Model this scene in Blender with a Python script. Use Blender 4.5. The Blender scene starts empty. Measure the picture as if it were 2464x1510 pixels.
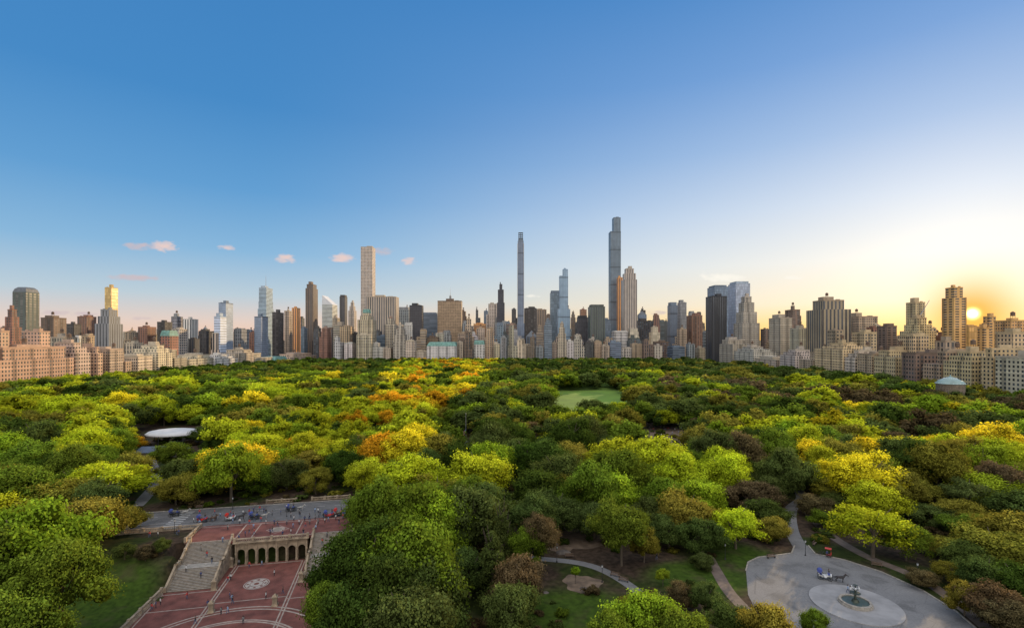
import bpy, math, random
import numpy as np
from mathutils import Vector, noise as mn
random.seed(7); rng=np.random.default_rng(7)
S=bpy.context.scene
C=S.collection
F=1232.0; HZ=815.0; CAM=60.0      # survey constants: focal ratio, horizon row, drone height (m)
def P(px,py,z=6.0):
    d=F*(CAM-z)/(py-HZ); return ((px-F)/F*d,d)
def sm(a,b,x):
    t=min(1,max(0,(x-a)/(b-a))); return t*t*(3-2*t)
# terrace frame
TO=(-73.4,136.1); TA=math.radians(12.5); cu,su=math.cos(TA),math.sin(TA)
def ab(x,y): rx,ry=x-TO[0],y-TO[1]; return rx*cu+ry*su, -rx*su+ry*cu
def wab(a,b): return TO[0]+a*cu-b*su, TO[1]+a*su+b*cu
def gz(x,y):
    a,b=ab(x,y)
    if b>3.2: return 6.0
    if -13.2<a<31.0: return -0.15
    dep=1-sm(-20,3.2,b)
    if a<-13.2: k=1-sm(60,110,-a)
    else: k=1-sm(31,62,a)
    return 6.0-6.1*dep*k
# ---------------------------------------------------------------- world
SUNAZ=math.atan(1108/1232); SUNEL=math.radians(12)
w=bpy.data.worlds.new("World"); S.world=w; w.use_nodes=True
nt=w.node_tree; N=nt.nodes; L=nt.links
for n in list(N): N.remove(n)
def nd(nt,t,**k):
    n=nt.nodes.new(t)
    for a,b in k.items(): setattr(n,a,b)
    return n
def M(nt,op,a,b=None,c=None,clamp=False):
    n=nt.nodes.new('ShaderNodeMath'); n.operation=op; n.use_clamp=clamp
    for i,v in enumerate((a,b,c)):
        if v is None: continue
        if isinstance(v,(int,float)): n.inputs[i].default_value=v
        else: nt.links.new(v,n.inputs[i])
    return n.outputs[0]
def MIX(nt,f,a,b,mode='MIX'):
    n=nt.nodes.new('ShaderNodeMix'); n.data_type='RGBA'; n.blend_type=mode
    for s,v in ((n.inputs[0],f),(n.inputs[6],a),(n.inputs[7],b)):
        if isinstance(v,(int,float)): s.default_value=v
        elif isinstance(v,tuple): s.default_value=(*v[:3],1)
        else: nt.links.new(v,s)
    return n.outputs[2]
def lin(c): return tuple(((v/255)/12.92 if v/255<=.04045 else ((v/255+.055)/1.055)**2.4) for v in c)
def RAMP(nt,f,stops,interp='LINEAR'):
    n=nt.nodes.new('ShaderNodeValToRGB'); n.color_ramp.interpolation=interp
    el=n.color_ramp.elements
    while len(el)>1: el.remove(el[-1])
    el[0].position=stops[0][0]; el[0].color=(*stops[0][1],1)
    for p,c in stops[1:]:
        e=el.new(p); e.color=(*c,1)
    nt.links.new(f,n.inputs[0]); return n.outputs[0]
tc=nd(nt,'ShaderNodeTexCoord'); sx=nd(nt,'ShaderNodeSeparateXYZ'); L.new(tc.outputs['Generated'],sx.inputs[0])
X,Y,Z=sx.outputs
left=RAMP(nt,Z,[(0,lin((246,204,176))),(.03,lin((232,210,198))),(.075,lin((190,208,220))),(.15,lin((138,185,222))),(.25,lin((98,160,213))),(.38,lin((70,139,201))),(.55,lin((64,131,195))),(1,lin((50,105,175)))])
right=RAMP(nt,Z,[(0,lin((255,190,76))),(.025,lin((255,218,140))),(.06,lin((252,236,206))),(.13,lin((240,240,236))),(.22,lin((208,222,240))),(.32,lin((162,192,231))),(.43,lin((116,162,219))),(.55,lin((80,140,205))),(1,lin((50,105,175)))])
hl=M(nt,'SQRT',M(nt,'ADD',M(nt,'MULTIPLY',X,X),M(nt,'MULTIPLY',Y,Y)))
ca=M(nt,'DIVIDE',M(nt,'ADD',M(nt,'MULTIPLY',X,math.sin(SUNAZ)),M(nt,'MULTIPLY',Y,math.cos(SUNAZ))),M(nt,'MAXIMUM',hl,.001))
fac=M(nt,'POWER',M(nt,'DIVIDE',M(nt,'SUBTRACT',ca,.35),.65,clamp=True),1.6)
col=MIX(nt,fac,left,right)
sky=nd(nt,'ShaderNodeTexSky'); sky.sky_type='NISHITA'; sky.sun_disc=False; sky.sun_elevation=SUNEL; sky.sun_rotation=SUNAZ
nis=MIX(nt,1.0,sky.outputs[0],(.1,.1,.1),'MULTIPLY')
col=MIX(nt,.05,col,nis)
ge=math.radians(2.1)
gd=(math.sin(SUNAZ)*math.cos(ge),math.cos(SUNAZ)*math.cos(ge),math.sin(ge))
dot=M(nt,'MAXIMUM',M(nt,'ADD',M(nt,'ADD',M(nt,'MULTIPLY',X,gd[0]),M(nt,'MULTIPLY',Y,gd[1])),M(nt,'MULTIPLY',Z,gd[2])),0.0)
g1=M(nt,'MULTIPLY',M(nt,'POWER',dot,110),.16); g3=M(nt,'MULTIPLY',M(nt,'POWER',dot,70000),9)
def M2(f):
    n=nd(nt,'ShaderNodeCombineColor'); [L.new(f,n.inputs[i]) for i in range(3)]; return n.outputs[0]
def addc(col,f,c): 
    return MIX(nt,1.0,col,MIX(nt,1.0,M2(f),c,'MULTIPLY'),'ADD')
col=addc(col,g1,(1,.93,.8))
col=MIX(nt,M(nt,'MULTIPLY',M(nt,'POWER',dot,800),.92),col,(1.1,.50,.045))
col=addc(col,g3,(1,.75,.3))
# fill light added to the unseen sky behind the drone and overhead
back_fill=M(nt,'MULTIPLY',M(nt,'MULTIPLY',Y,-1.6,clamp=True),1.5)
col=addc(col,back_fill,(1,.88,.72))
zenith_fill=M(nt,'MULTIPLY',M(nt,'MULTIPLY',M(nt,'SUBTRACT',Z,.6),4,clamp=True),.9)
col=addc(col,zenith_fill,(1,.95,.78))
bg=nd(nt,'ShaderNodeBackground'); L.new(col,bg.inputs[0]); bg.inputs[1].default_value=1.0
wo=nd(nt,'ShaderNodeOutputWorld'); L.new(bg.outputs[0],wo.inputs[0])
S.view_settings.view_transform='Standard'; S.view_settings.look='None'; S.view_settings.exposure=0
sl=bpy.data.lights.new('sun','SUN'); sl.energy=5.0; sl.angle=math.radians(.6); sl.color=(1,.72,.40)
so=bpy.data.objects.new('sun',sl); C.objects.link(so)
sd=Vector((math.sin(SUNAZ)*math.cos(SUNEL),math.cos(SUNAZ)*math.cos(SUNEL),math.sin(SUNEL)))
so.rotation_euler=sd.to_track_quat('Z','Y').to_euler()
cd=bpy.data.cameras.new('camera'); co=bpy.data.objects.new('camera',cd); C.objects.link(co); S.camera=co
cd.sensor_width=36; cd.lens=18; cd.shift_y=60/2464; cd.clip_end=30000; cd.clip_start=.5
co.location=(0,0,CAM); co.rotation_euler=(math.radians(90),0,0)
# ---------------------------------------------------------------- materials
MATS={}
def mat(name,c,rough=.85,metal=0,var=.25,scale=1.0,c2=None,emit=None):
    if name in MATS: return MATS[name]
    m=bpy.data.materials.new(name); m.use_nodes=True; t=m.node_tree; p=t.nodes['Principled BSDF']
    x=nd(t,'ShaderNodeTexCoord'); nz=nd(t,'ShaderNodeTexNoise'); nz.inputs['Scale'].default_value=scale; nz.inputs['Detail'].default_value=5
    t.links.new(x.outputs['Object'],nz.inputs['Vector'])
    if c2 is None: c2=tuple(v*(1-var) for v in c); c=tuple(v*(1+var*.5) for v in c)
    o=RAMP(t,nz.outputs[0],[(.35,c2),(.65,c)])
    t.links.new(o,p.inputs['Base Color']); p.inputs['Roughness'].default_value=rough; p.inputs['Metallic'].default_value=metal
    MATS[name]=m; return m
def bmat(name,w=3.4,h=3.6,fw=.4,fh=.5,glass=(.035,.04,.045),rough=.25,colglass=False,wmul=1.0,metal=0.0,band=0,gv_=1.6,bay_shade=0,course=0):
    m=bpy.data.materials.new('facade_'+name); m.use_nodes=True; t=m.node_tree; p=t.nodes['Principled BSDF']; K=t.links
    x=nd(t,'ShaderNodeTexCoord'); s=nd(t,'ShaderNodeSeparateXYZ'); K.new(x.outputs['Object'],s.inputs[0])
    n=nd(t,'ShaderNodeSeparateXYZ'); K.new(x.outputs['Normal'],n.inputs[0])
    oi=nd(t,'ShaderNodeObjectInfo'); rnd=oi.outputs['Random']
    ax=M(t,'GREATER_THAN',M(t,'ABSOLUTE',n.outputs[0]),.6)
    u=M(t,'ADD',M(t,'MULTIPLY',s.outputs[0],M(t,'SUBTRACT',1,ax)),M(t,'MULTIPLY',s.outputs[1],ax))
    ud=M(t,'DIVIDE',u,M(t,'MULTIPLY_ADD',rnd,w*.5,w*.78)); zd=M(t,'DIVIDE',s.outputs[2],M(t,'MULTIPLY_ADD',M(t,'FRACT',M(t,'MULTIPLY',rnd,7.3)),h*.3,h*.85))
    fu=M(t,'ABSOLUTE',M(t,'SUBTRACT',M(t,'FRACT',ud),.5)); fz=M(t,'ABSOLUTE',M(t,'SUBTRACT',M(t,'FRACT',zd),.5))
    win=M(t,'MULTIPLY',M(t,'LESS_THAN',fu,fw/2),M(t,'LESS_THAN',fz,fh/2))
    side=M(t,'LESS_THAN',M(t,'ABSOLUTE',n.outputs[2]),.5)
    win=M(t,'MULTIPLY',win,side)
    cb=nd(t,'ShaderNodeCombineXYZ'); K.new(M(t,'FLOOR',ud),cb.inputs[0]); K.new(M(t,'FLOOR',zd),cb.inputs[1]); K.new(ax,cb.inputs[2])
    wn=nd(t,'ShaderNodeTexWhiteNoise'); wn.noise_dimensions='3D'; K.new(cb.outputs[0],wn.inputs['Vector'])
    nz=nd(t,'ShaderNodeTexNoise'); nz.inputs['Scale'].default_value=.07; nz.inputs['Detail'].default_value=6; K.new(x.outputs['Object'],nz.inputs['Vector'])
    wv=M(t,'MULTIPLY_ADD',nz.outputs[0],.7,.65)
    if band: 
        bf=M(t,'LESS_THAN',M(t,'FRACT',M(t,'DIVIDE',s.outputs[2],band)),.07); wv=M(t,'MULTIPLY',wv,M(t,'SUBTRACT',1,M(t,'MULTIPLY',bf,.5)))
    if bay_shade:   # shading contrast painted into the flat wall: darker stripes between piers
        bf=M(t,'MULTIPLY',M(t,'LESS_THAN',M(t,'FRACT',M(t,'ADD',M(t,'DIVIDE',u,bay_shade),rnd)),.22),side); wv=M(t,'MULTIPLY',wv,M(t,'SUBTRACT',1,M(t,'MULTIPLY',bf,.45)))
    if course:
        bf=M(t,'MULTIPLY',M(t,'LESS_THAN',M(t,'FRACT',M(t,'DIVIDE',s.outputs[2],course)),.05),side); wv=M(t,'MULTIPLY',wv,M(t,'ADD',1,M(t,'MULTIPLY',bf,.35)))
    vv=nd(t,'ShaderNodeCombineXYZ'); [K.new(wv,vv.inputs[i]) for i in range(3)]
    wall=MIX(t,1.0,oi.outputs['Color'],vv.outputs[0],'MULTIPLY')
    gb=M(t,'MULTIPLY_ADD',M(t,'POWER',wn.outputs[0],2.5),gv_,.75 if colglass else .55)
    gv=nd(t,'ShaderNodeCombineXYZ'); [K.new(gb,gv.inputs[i]) for i in range(3)]
    if colglass:
        g=MIX(t,1.0,wall,gv.outputs[0],'MULTIPLY'); wl=MIX(t,1.0,wall,(wmul,)*3,'MULTIPLY')
    else:
        g=MIX(t,1.0,glass,gv.outputs[0],'MULTIPLY'); wl=wall
    roof=MIX(t,.6,wl,(.12,.11,.10))
    base=MIX(t,win,wl,g); base=MIX(t,side,roof,base)
    K.new(base,p.inputs['Base Color'])
    K.new(M(t,'MULTIPLY_ADD',win,rough-.85,.85),p.inputs['Roughness'])
    if metal: K.new(M(t,'MULTIPLY',win,metal),p.inputs['Metallic'])
    MATS['b_'+name]=m; return m
bmat('stone',3.2,3.6,.48,.56,bay_shade=19,course=26); bmat('stonefar',4.4,4.2,.5,.58,bay_shade=21,course=37); bmat('stoneb',3.8,7.2,.45,.8,bay_shade=15,course=29); bmat('vert',5.2,400,.45,2,(.05,.055,.065)); bmat('horz',400,4.2,2,.48,(.05,.06,.075))
bmat('glass',4.0,8.0,.84,.9,colglass=True,wmul=.6,rough=.35,metal=.1,gv_=.45); bmat('glassb',6,4.5,2,.6,colglass=True,wmul=1.7,rough=.35,metal=.1,gv_=.4)
bmat('grid',5.2,5.2,.62,.62,(.05,.065,.08)); bmat('dark',5,4.2,.8,.6,colglass=True,wmul=2.2,rough=.3,metal=.1,gv_=.8)
bmat('super',4.5,400,.72,2,colglass=True,wmul=.72,rough=.32,metal=.15,band=58,gv_=.25); bmat('balc',6.5,3.5,.6,.55,(.06,.055,.05),bay_shade=28)
stone=mat('sandstone',(.30,.23,.155),.9,0,.4,.8); stoned=mat('weathered_sandstone',(.17,.13,.09),.9,0,.4,1.2)
steps=mat('granite_step',(.28,.25,.21),.9,0,.3,1.5)
bark=mat('bark',(.10,.075,.05),.95,0,.5,2)
woodm=mat('tank_wood',(.14,.09,.06),.9,0,.3,2)
copper=mat('green_copper',(.13,.25,.21),.7,0,.3,.3); tile=mat('brown_roof_tile',(.2,.12,.08),.8,0,.3,.4); slate=mat('slate_roof',(.10,.11,.12),.6,0,.3,.4)
metal=mat('painted_metal',(.3,.3,.31),.5,.4,.15,1); black=mat('black_paint',(.02,.02,.02),.4,0,.2,3); white=mat('white_paint',(.6,.59,.57),.5,0,.08,1)
redp=mat('red_paint',(.5,.03,.02),.4,0,.1,2); bluep=mat('navy_cloth',(.05,.07,.25),.7,0,.2,3)
def brickmat():
    m=bpy.data.materials.new('red_brick_paving'); m.use_nodes=True; t=m.node_tree; p=t.nodes['Principled BSDF']
    x=nd(t,'ShaderNodeTexCoord'); b=nd(t,'ShaderNodeTexBrick'); b.inputs['Scale'].default_value=2.2
    b.inputs['Color1'].default_value=(.185,.055,.043,1); b.inputs['Color2'].default_value=(.145,.042,.034,1); b.inputs['Mortar'].default_value=(.16,.09,.07,1); b.inputs['Mortar Size'].default_value=.03
    n=nd(t,'ShaderNodeTexNoise'); n.inputs['Scale'].default_value=.35; n.inputs['Detail'].default_value=8
    t.links.new(x.outputs['Object'],b.inputs[0]); t.links.new(x.outputs['Object'],n.inputs[0])
    r=RAMP(t,n.outputs[0],[(.3,(.58,.58,.58)),(.7,(1.2,1.18,1.16))])
    t.links.new(MIX(t,1.0,b.outputs[0],r,'MULTIPLY'),p.inputs['Base Color']); p.inputs['Roughness'].default_value=.85; p.inputs['Specular IOR Level'].default_value=.25; return m
brick=brickmat()
def pavemat(name,c,sc=.12):
    m=bpy.data.materials.new(name); m.use_nodes=True; t=m.node_tree; p=t.nodes['Principled BSDF']
    x=nd(t,'ShaderNodeTexCoord'); n=nd(t,'ShaderNodeTexNoise'); n.inputs['Scale'].default_value=sc; n.inputs['Detail'].default_value=9; n.inputs['Distortion'].default_value=1.5
    n2=nd(t,'ShaderNodeTexNoise'); n2.inputs['Scale'].default_value=3; n2.inputs['Detail'].default_value=6
    v=nd(t,'ShaderNodeTexVoronoi'); v.inputs['Scale'].default_value=.16; v.feature='DISTANCE_TO_EDGE'
    for q in(n,n2,v): t.links.new(x.outputs['Object'],q.inputs['Vector'])
    a=RAMP(t,n.outputs[0],[(.36,tuple(k*.7 for k in c)),(.48,tuple(k*.95 for k in c)),(.7,tuple(k*1.08 for k in c))])
    b=RAMP(t,n2.outputs[0],[(.3,(.82,.82,.82)),(.7,(1.1,1.1,1.1))]); cr=RAMP(t,v.outputs[0],[(0,(.72,.72,.72)),(.01,(1,1,1))])
    t.links.new(MIX(t,1.0,MIX(t,1.0,a,b,'MULTIPLY'),cr,'MULTIPLY'),p.inputs['Base Color']); p.inputs['Roughness'].default_value=.9; p.inputs['Specular IOR Level'].default_value=.2; return m
def leafmat(name,full):
    m=bpy.data.materials.new(name); m.use_nodes=True; t=m.node_tree; K=t.links
    for n in list(t.nodes): t.nodes.remove(n)
    a=nd(t,'ShaderNodeAttribute'); a.attribute_name='Col'
    c=a.outputs[0]
    if not full:
        oi=nd(t,'ShaderNodeObjectInfo'); c=MIX(t,1.0,c,oi.outputs['Color'],'MULTIPLY')
    d=nd(t,'ShaderNodeBsdfDiffuse'); tr=nd(t,'ShaderNodeBsdfTranslucent'); mx=nd(t,'ShaderNodeMixShader'); mx.inputs[0].default_value=.38
    K.new(c,d.inputs[0]); K.new(c,tr.inputs[0]); K.new(d.outputs[0],mx.inputs[1]); K.new(tr.outputs[0],mx.inputs[2])
    o=nd(t,'ShaderNodeOutputMaterial'); K.new(mx.outputs[0],o.inputs[0]); return m
leafm=leafmat('leaves',False); leaff=leafmat('woodland_leaves',True)
# ---------------------------------------------------------------- mesh helper
class MB:
    def __init__(s): s.v=[]; s.f=[]; s.m=[]
    def add(s,vs,fs,m=0):
        o=len(s.v); s.v+=[tuple(x) for x in vs]; s.f+=[tuple(i+o for i in f) for f in fs]; s.m+=[m]*len(fs)
    def box(s,cx,cy,z0,z1,sx,sy,m=0,bottom=True,rot=0):
        h=[(-sx/2,-sy/2),(sx/2,-sy/2),(sx/2,sy/2),(-sx/2,sy/2)]; c,q=math.cos(rot),math.sin(rot)
        h=[(cx+a*c-b*q,cy+a*q+b*c) for a,b in h]
        fs=[(0,1,5,4),(1,2,6,5),(2,3,7,6),(3,0,4,7),(4,5,6,7)]
        if bottom: fs.append((3,2,1,0))
        s.add([(*p,z0) for p in h]+[(*p,z1) for p in h],fs,m)
    def frus(s,cx,cy,z0,z1,sx,sy,tx,ty,m=0):
        a=[(-.5,-.5),(.5,-.5),(.5,.5),(-.5,.5)]
        s.add([(cx+p*sx,cy+q*sy,z0) for p,q in a]+[(cx+p*tx,cy+q*ty,z1) for p,q in a],[(0,1,5,4),(1,2,6,5),(2,3,7,6),(3,0,4,7),(4,5,6,7)],m)
    def cyl(s,cx,cy,z0,z1,r0,r1,n=12,m=0):
        a=[(math.cos(2*math.pi*i/n),math.sin(2*math.pi*i/n)) for i in range(n)]
        s.add([(cx+c*r0,cy+q*r0,z0) for c,q in a]+[(cx+c*r1,cy+q*r1,z1) for c,q in a],[(i,(i+1)%n,n+(i+1)%n,n+i) for i in range(n)]+[tuple(range(n,2*n)),tuple(range(n-1,-1,-1))],m)
    def tube(s,p,q,r0,r1,n=6,m=0):
        p,q=Vector(p),Vector(q); d=(q-p).normalized(); u=d.orthogonal().normalized(); v=d.cross(u)
        vs=[]
        for c,r in((p,r0),(q,r1)):
            for i in range(n):
                t=2*math.pi*i/n; vs.append(c+u*(r*math.cos(t))+v*(r*math.sin(t)))
        s.add(vs,[(i,(i+1)%n,n+(i+1)%n,n+i) for i in range(n)]+[tuple(range(n,2*n)),tuple(range(n-1,-1,-1))],m)
    def beam(s,p,q,wd,h,m=0):
        dx,dy=q[0]-p[0],q[1]-p[1]; l=math.hypot(dx,dy) or 1; nx,ny=-dy/l*wd/2,dx/l*wd/2
        vs=[]
        for r in(p,q):
            for sg in(-1,1):
                vs.append((r[0]+sg*nx,r[1]+sg*ny,r[2])); vs.append((r[0]+sg*nx,r[1]+sg*ny,r[2]+h))
        s.add(vs,[(0,1,3,2),(4,6,7,5),(0,4,5,1),(2,3,7,6),(1,5,7,3),(0,2,6,4)],m)
    def ring(s,cx,cy,z,r0,r1,n=48,m=0,a0=0,a1=2*math.pi):
        vs=[]
        for i in range(n+1):
            t=a0+(a1-a0)*i/n; vs+= [(cx+r0*math.cos(t),cy+r0*math.sin(t),z),(cx+r1*math.cos(t),cy+r1*math.sin(t),z)]
        s.add(vs,[(2*i,2*i+1,2*i+3,2*i+2) for i in range(n)],m)
    def mesh(s,name,mats):
        me=bpy.data.meshes.new(name); me.from_pydata(s.v,[],s.f); [me.materials.append(x) for x in mats]
        me.polygons.foreach_set('material_index',s.m); me.update(); return me
    def obj(s,name,mats,parent=None,color=None,loc=None,smooth=False,**k):
        me=s.mesh(name,mats)
        if smooth: me.polygons.foreach_set('use_smooth',[True]*len(me.polygons))
        return mk(name,me,parent,color,loc,**k)
def mk(name,me,parent=None,color=None,loc=None,rot=0,**k):
    o=bpy.data.objects.new(name,me); C.objects.link(o)
    if parent: o.parent=parent
    if color: o.color=(*color,1)
    if loc: o.location=loc
    if rot: o.rotation_euler=(0,0,rot)
    for a,b in k.items(): o[a]=b
    return o
# ---------------------------------------------------------------- ground
xs=[-15000,-6000,-2500,-1200,-700,-470,-330]+list(np.arange(-230,232,3.0))+[330,420,700,1200,2500,6000,15000]
ys=[-3000,-300,0]+list(np.arange(40,240,2.5))+list(np.arange(240,720,8.0))+[800,950,1140,1500,2500,6000,20000]
lawns=[(wab(-28,-16),(17,16)),((14,101),(16,10)),((42,116),(12,9)),((-150,330),(40,25)),((58,128),(7,8)),((86,520),(75,190))]
vs=[];la=[]
for y in ys:
    for x in xs:
        vs.append((x,y,gz(x,y))); v=0
        for (cx,cy),(rx,ry) in lawns:
            v=max(v,1-sm(.75,1.15,math.hypot((x-cx)/rx,(y-cy)/ry)))
        la.append(v)
nx=len(xs); fs=[(j*nx+i,j*nx+i+1,(j+1)*nx+i+1,(j+1)*nx+i) for j in range(len(ys)-1) for i in range(nx-1)]
me=bpy.data.meshes.new('ground'); me.from_pydata(vs,[],fs)
at=me.attributes.new('lawn','FLOAT','POINT'); at.data.foreach_set('value',la)
gm=bpy.data.materials.new('park_ground'); gm.use_nodes=True; t=gm.node_tree; p=t.nodes['Principled BSDF']
x=nd(t,'ShaderNodeTexCoord'); n1=nd(t,'ShaderNodeTexNoise'); n1.inputs['Scale'].default_value=.06; n1.inputs['Detail'].default_value=8
n2=nd(t,'ShaderNodeTexNoise'); n2.inputs['Scale'].default_value=.8; n2.inputs['Detail'].default_value=9
n3=nd(t,'ShaderNodeTexNoise'); n3.inputs['Scale'].default_value=.18; n3.inputs['Detail'].default_value=6
for n in(n1,n2,n3): t.links.new(x.outputs['Object'],n.inputs[0])
dirt=RAMP(t,n2.outputs[0],[(.3,(.025,.018,.012)),(.7,(.075,.05,.034))]); gr=RAMP(t,n2.outputs[0],[(.3,(.016,.024,.006)),(.7,(.036,.048,.011))])
lw=RAMP(t,n2.outputs[0],[(.3,(.022,.040,.005)),(.7,(.050,.085,.010))]); lw=MIX(t,RAMP(t,n3.outputs[0],[(.55,(0,0,0)),(.72,(.6,.6,.6))]),lw,(.065,.055,.025))
mf=RAMP(t,n1.outputs[0],[(.48,(0,0,0)),(.6,(1,1,1))])
aa=nd(t,'ShaderNodeAttribute'); aa.attribute_name='lawn'
t.links.new(MIX(t,aa.outputs['Fac'],MIX(t,mf,dirt,gr),lw),p.inputs['Base Color']); p.inputs['Roughness'].default_value=1; p.inputs['Specular IOR Level'].default_value=.1
me.materials.append(gm); mk('ground',me,kind='structure')
# ---------------------------------------------------------------- paths, road, circle
def ribbon(name,pts,wd,m,z=6.03,px=True,**k):
    pw=[P(*q) for q in pts] if px else pts
    out=[]
    for i in range(len(pw)-1):
        p0=pw[max(i-1,0)];p1=pw[i];p2=pw[i+1];p3=pw[min(i+2,len(pw)-1)]
        for s in range(8):
            u=s/8; out.append(tuple(.5*((2*p1[c])+(-p0[c]+p2[c])*u+(2*p0[c]-5*p1[c]+4*p2[c]-p3[c])*u*u+(-p0[c]+3*p1[c]-3*p2[c]+p3[c])*u**3) for c in(0,1)))
    out.append(pw[-1]); v=[]
    for i,q in enumerate(out):
        a=out[max(i-1,0)];b=out[min(i+1,len(out)-1)]; dx,dy=b[0]-a[0],b[1]-a[1]; l=math.hypot(dx,dy) or 1
        v+=[(q[0]-dy/l*wd/2,q[1]+dx/l*wd/2,z),(q[0]+dy/l*wd/2,q[1]-dx/l*wd/2,z)]
    me=bpy.data.meshes.new(name); me.from_pydata(v,[],[(2*i+1,2*i+3,2*i+2,2*i) for i in range(len(out)-1)]); me.materials.append(m)
    return mk(name,me,kind='structure',**k)
pave=pavemat('grey_pavement',(.175,.17,.168)); dirtp=mat('brown_path',(.13,.095,.075),.9,0,.3,.6)
poly=[P(*q) for q in [(1795,1372),(1800,1352),(1825,1340),(1880,1334),(1905,1330),(1912,1312),(1945,1312),(1962,1332),(2030,1346),(2120,1375),(2220,1420),(2300,1470),(2345,1508),(2400,1560),(2420,1640),(2300,1720),(2050,1720),(1900,1600),(1830,1490),(1800,1430)]]
me=bpy.data.meshes.new('carriage_circle'); me.from_pydata([(x,y,6.04) for x,y in poly],[],[tuple(range(len(poly)))]); me.materials.append(pave); mk('carriage_circle_pavement',me,kind='structure')
kb=MB(); 
for i in range(14):
    a,b=poly[i],poly[i+1]; 
    if i!=5: kb.beam((a[0],a[1],5.9),(b[0],b[1],5.9),.3,.28)
kb.obj('kerb',[steps],kind='structure')
ribbon('path',[(1932,1325),(1905,1275),(1903,1225),(1930,1195),(1900,1150),(1880,1110)],3.6,pave,6.032)
ribbon('path',[(1935,1222),(1990,1280),(2080,1335),(2200,1385),(2290,1440),(2400,1530)],2.8,dirtp,6.028)
ribbon('path',[(1700,1330),(1725,1375),(1760,1430),(1830,1500)],2.6,dirtp,6.024)
ribbon('path',[(1200,1338),(1320,1345),(1400,1355),(1460,1375),(1525,1415),(1600,1480)],2.4,pave,6.02)
ribbon('path',[(300,1240),(345,1200),(380,1150),(365,1100),(420,1060)],4,pave,6.016)
ribbon('path',[(1620,1160),(1690,1150),(1700,1120),(1900,1080),(1850,1040),(1560,1010)],4,dirtp,6.016)
ribbon('path',[(1180,1010),(1190,985),(1215,940),(1225,920)],9,pave,6.016)
ribbon('path',[(900,1100),(1020,1070),(1130,1065),(1200,1030)],8,pave,6.012)
def patch(cx,cy,rx,ry,m,z,n=36,nm='bare_earth_path'):
    v=[]
    for i in range(n):
        t_=2*math.pi*i/n; k=1+.14*math.sin(3*t_+1)+.08*math.sin(7*t_); v.append((cx+rx*k*math.cos(t_),cy+ry*k*math.sin(t_),z))
    me=bpy.data.meshes.new(nm); me.from_pydata(v,[],[tuple(range(n))]); me.materials.append(m); mk(nm,me,kind='structure')
earth=mat('bare_earth',(.15,.105,.07),.95,0,.4,.5)
patch(92,300,24,42,earth,6.008); x_,y_=P(1400,1402); patch(x_,y_,4.2,4,earth,6.012); x_,y_=P(1350,1290); patch(x_,y_,9,9,earth,6.008); x_,y_=P(1340,1340); patch(x_+8,y_+12,14,6,earth,6.004)
patch(86,530,62,165,mat('meadow_grass',(.115,.20,.016),1,0,.2,.05),6.006,nm='meadow_ground')
ex,ey=2058,1453; cx,cy=P(ex,ey)
b=MB(); b.cyl(cx,cy,6.0,6.2,8.2,8.2,64,0); b.obj('fountain_island_pavement',[mat('pale_paving',(.25,.24,.235),.85,0,.2,.4)],kind='structure')
def empty(name,loc,rot=0,**k):
    o=bpy.data.objects.new(name,None); C.objects.link(o); o.location=loc; o.rotation_euler=(0,0,rot); o.empty_display_size=.5
    for a,q in k.items(): o[a]=q
    return o
fe=empty('fountain',(cx,cy,6.2),label='small round stone fountain with bronze lamp column in its basin',category='fountain')
b=MB(); 
for r,z0,z1 in((3.1,0,.25),(2.9,.25,.6)):
    n=40
    vs_=[(r*math.cos(2*math.pi*i/n),r*math.sin(2*math.pi*i/n)) for i in range(n)]; ri=r-.45
    vi=[(ri*math.cos(2*math.pi*i/n),ri*math.sin(2*math.pi*i/n)) for i in range(n)]
    b.add([(*q,z0) for q in vs_]+[(*q,z1) for q in vs_]+[(*q,z1) for q in vi]+[(*q,z0) for q in vi],[(i,(i+1)%n,n+(i+1)%n,n+i) for i in range(n)]+[(n+i,n+(i+1)%n,2*n+(i+1)%n,2*n+i) for i in range(n)]+[(2*n+i,2*n+(i+1)%n,3*n+(i+1)%n,3*n+i) for i in range(n)])
b.obj('basin',[steps],fe)
b=MB(); b.cyl(0,0,.28,.4,2.4,2.4,40); b.obj('basin_water',[mat('dark_water',(.05,.07,.06),.3,0,.2,2)],fe)
b=MB(); b.cyl(0,0,.4,.9,.7,.5,16); b.cyl(0,0,.9,1.9,.25,.18,12); b.cyl(0,0,1.9,2.1,.3,.95,20); b.cyl(0,0,2.1,2.2,.95,1.0,20); b.cyl(0,0,2.2,3.6,.16,.1,10); b.cyl(0,0,3.6,3.75,.2,.45,12)
for i in range(6):
    t=i*math.pi/3; b.tube((0,0,2.6),(.7*math.cos(t),.7*math.sin(t),3.0),.05,.04)
b.obj('column',[mat('bronze',(.06,.07,.05),.5,.5,.2,3)],fe)
for i in range(6):
    t=i*math.pi/3; b=MB(); b.cyl(.7*math.cos(t),.7*math.sin(t),3.0,3.35,.08,.16,8); b.cyl(.7*math.cos(t),.7*math.sin(t),3.35,3.45,.16,.03,8); b.obj('lamp_globe',[mat('frosted_glass',(.5,.5,.48),.3,0,.1,2)],fe)
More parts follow.
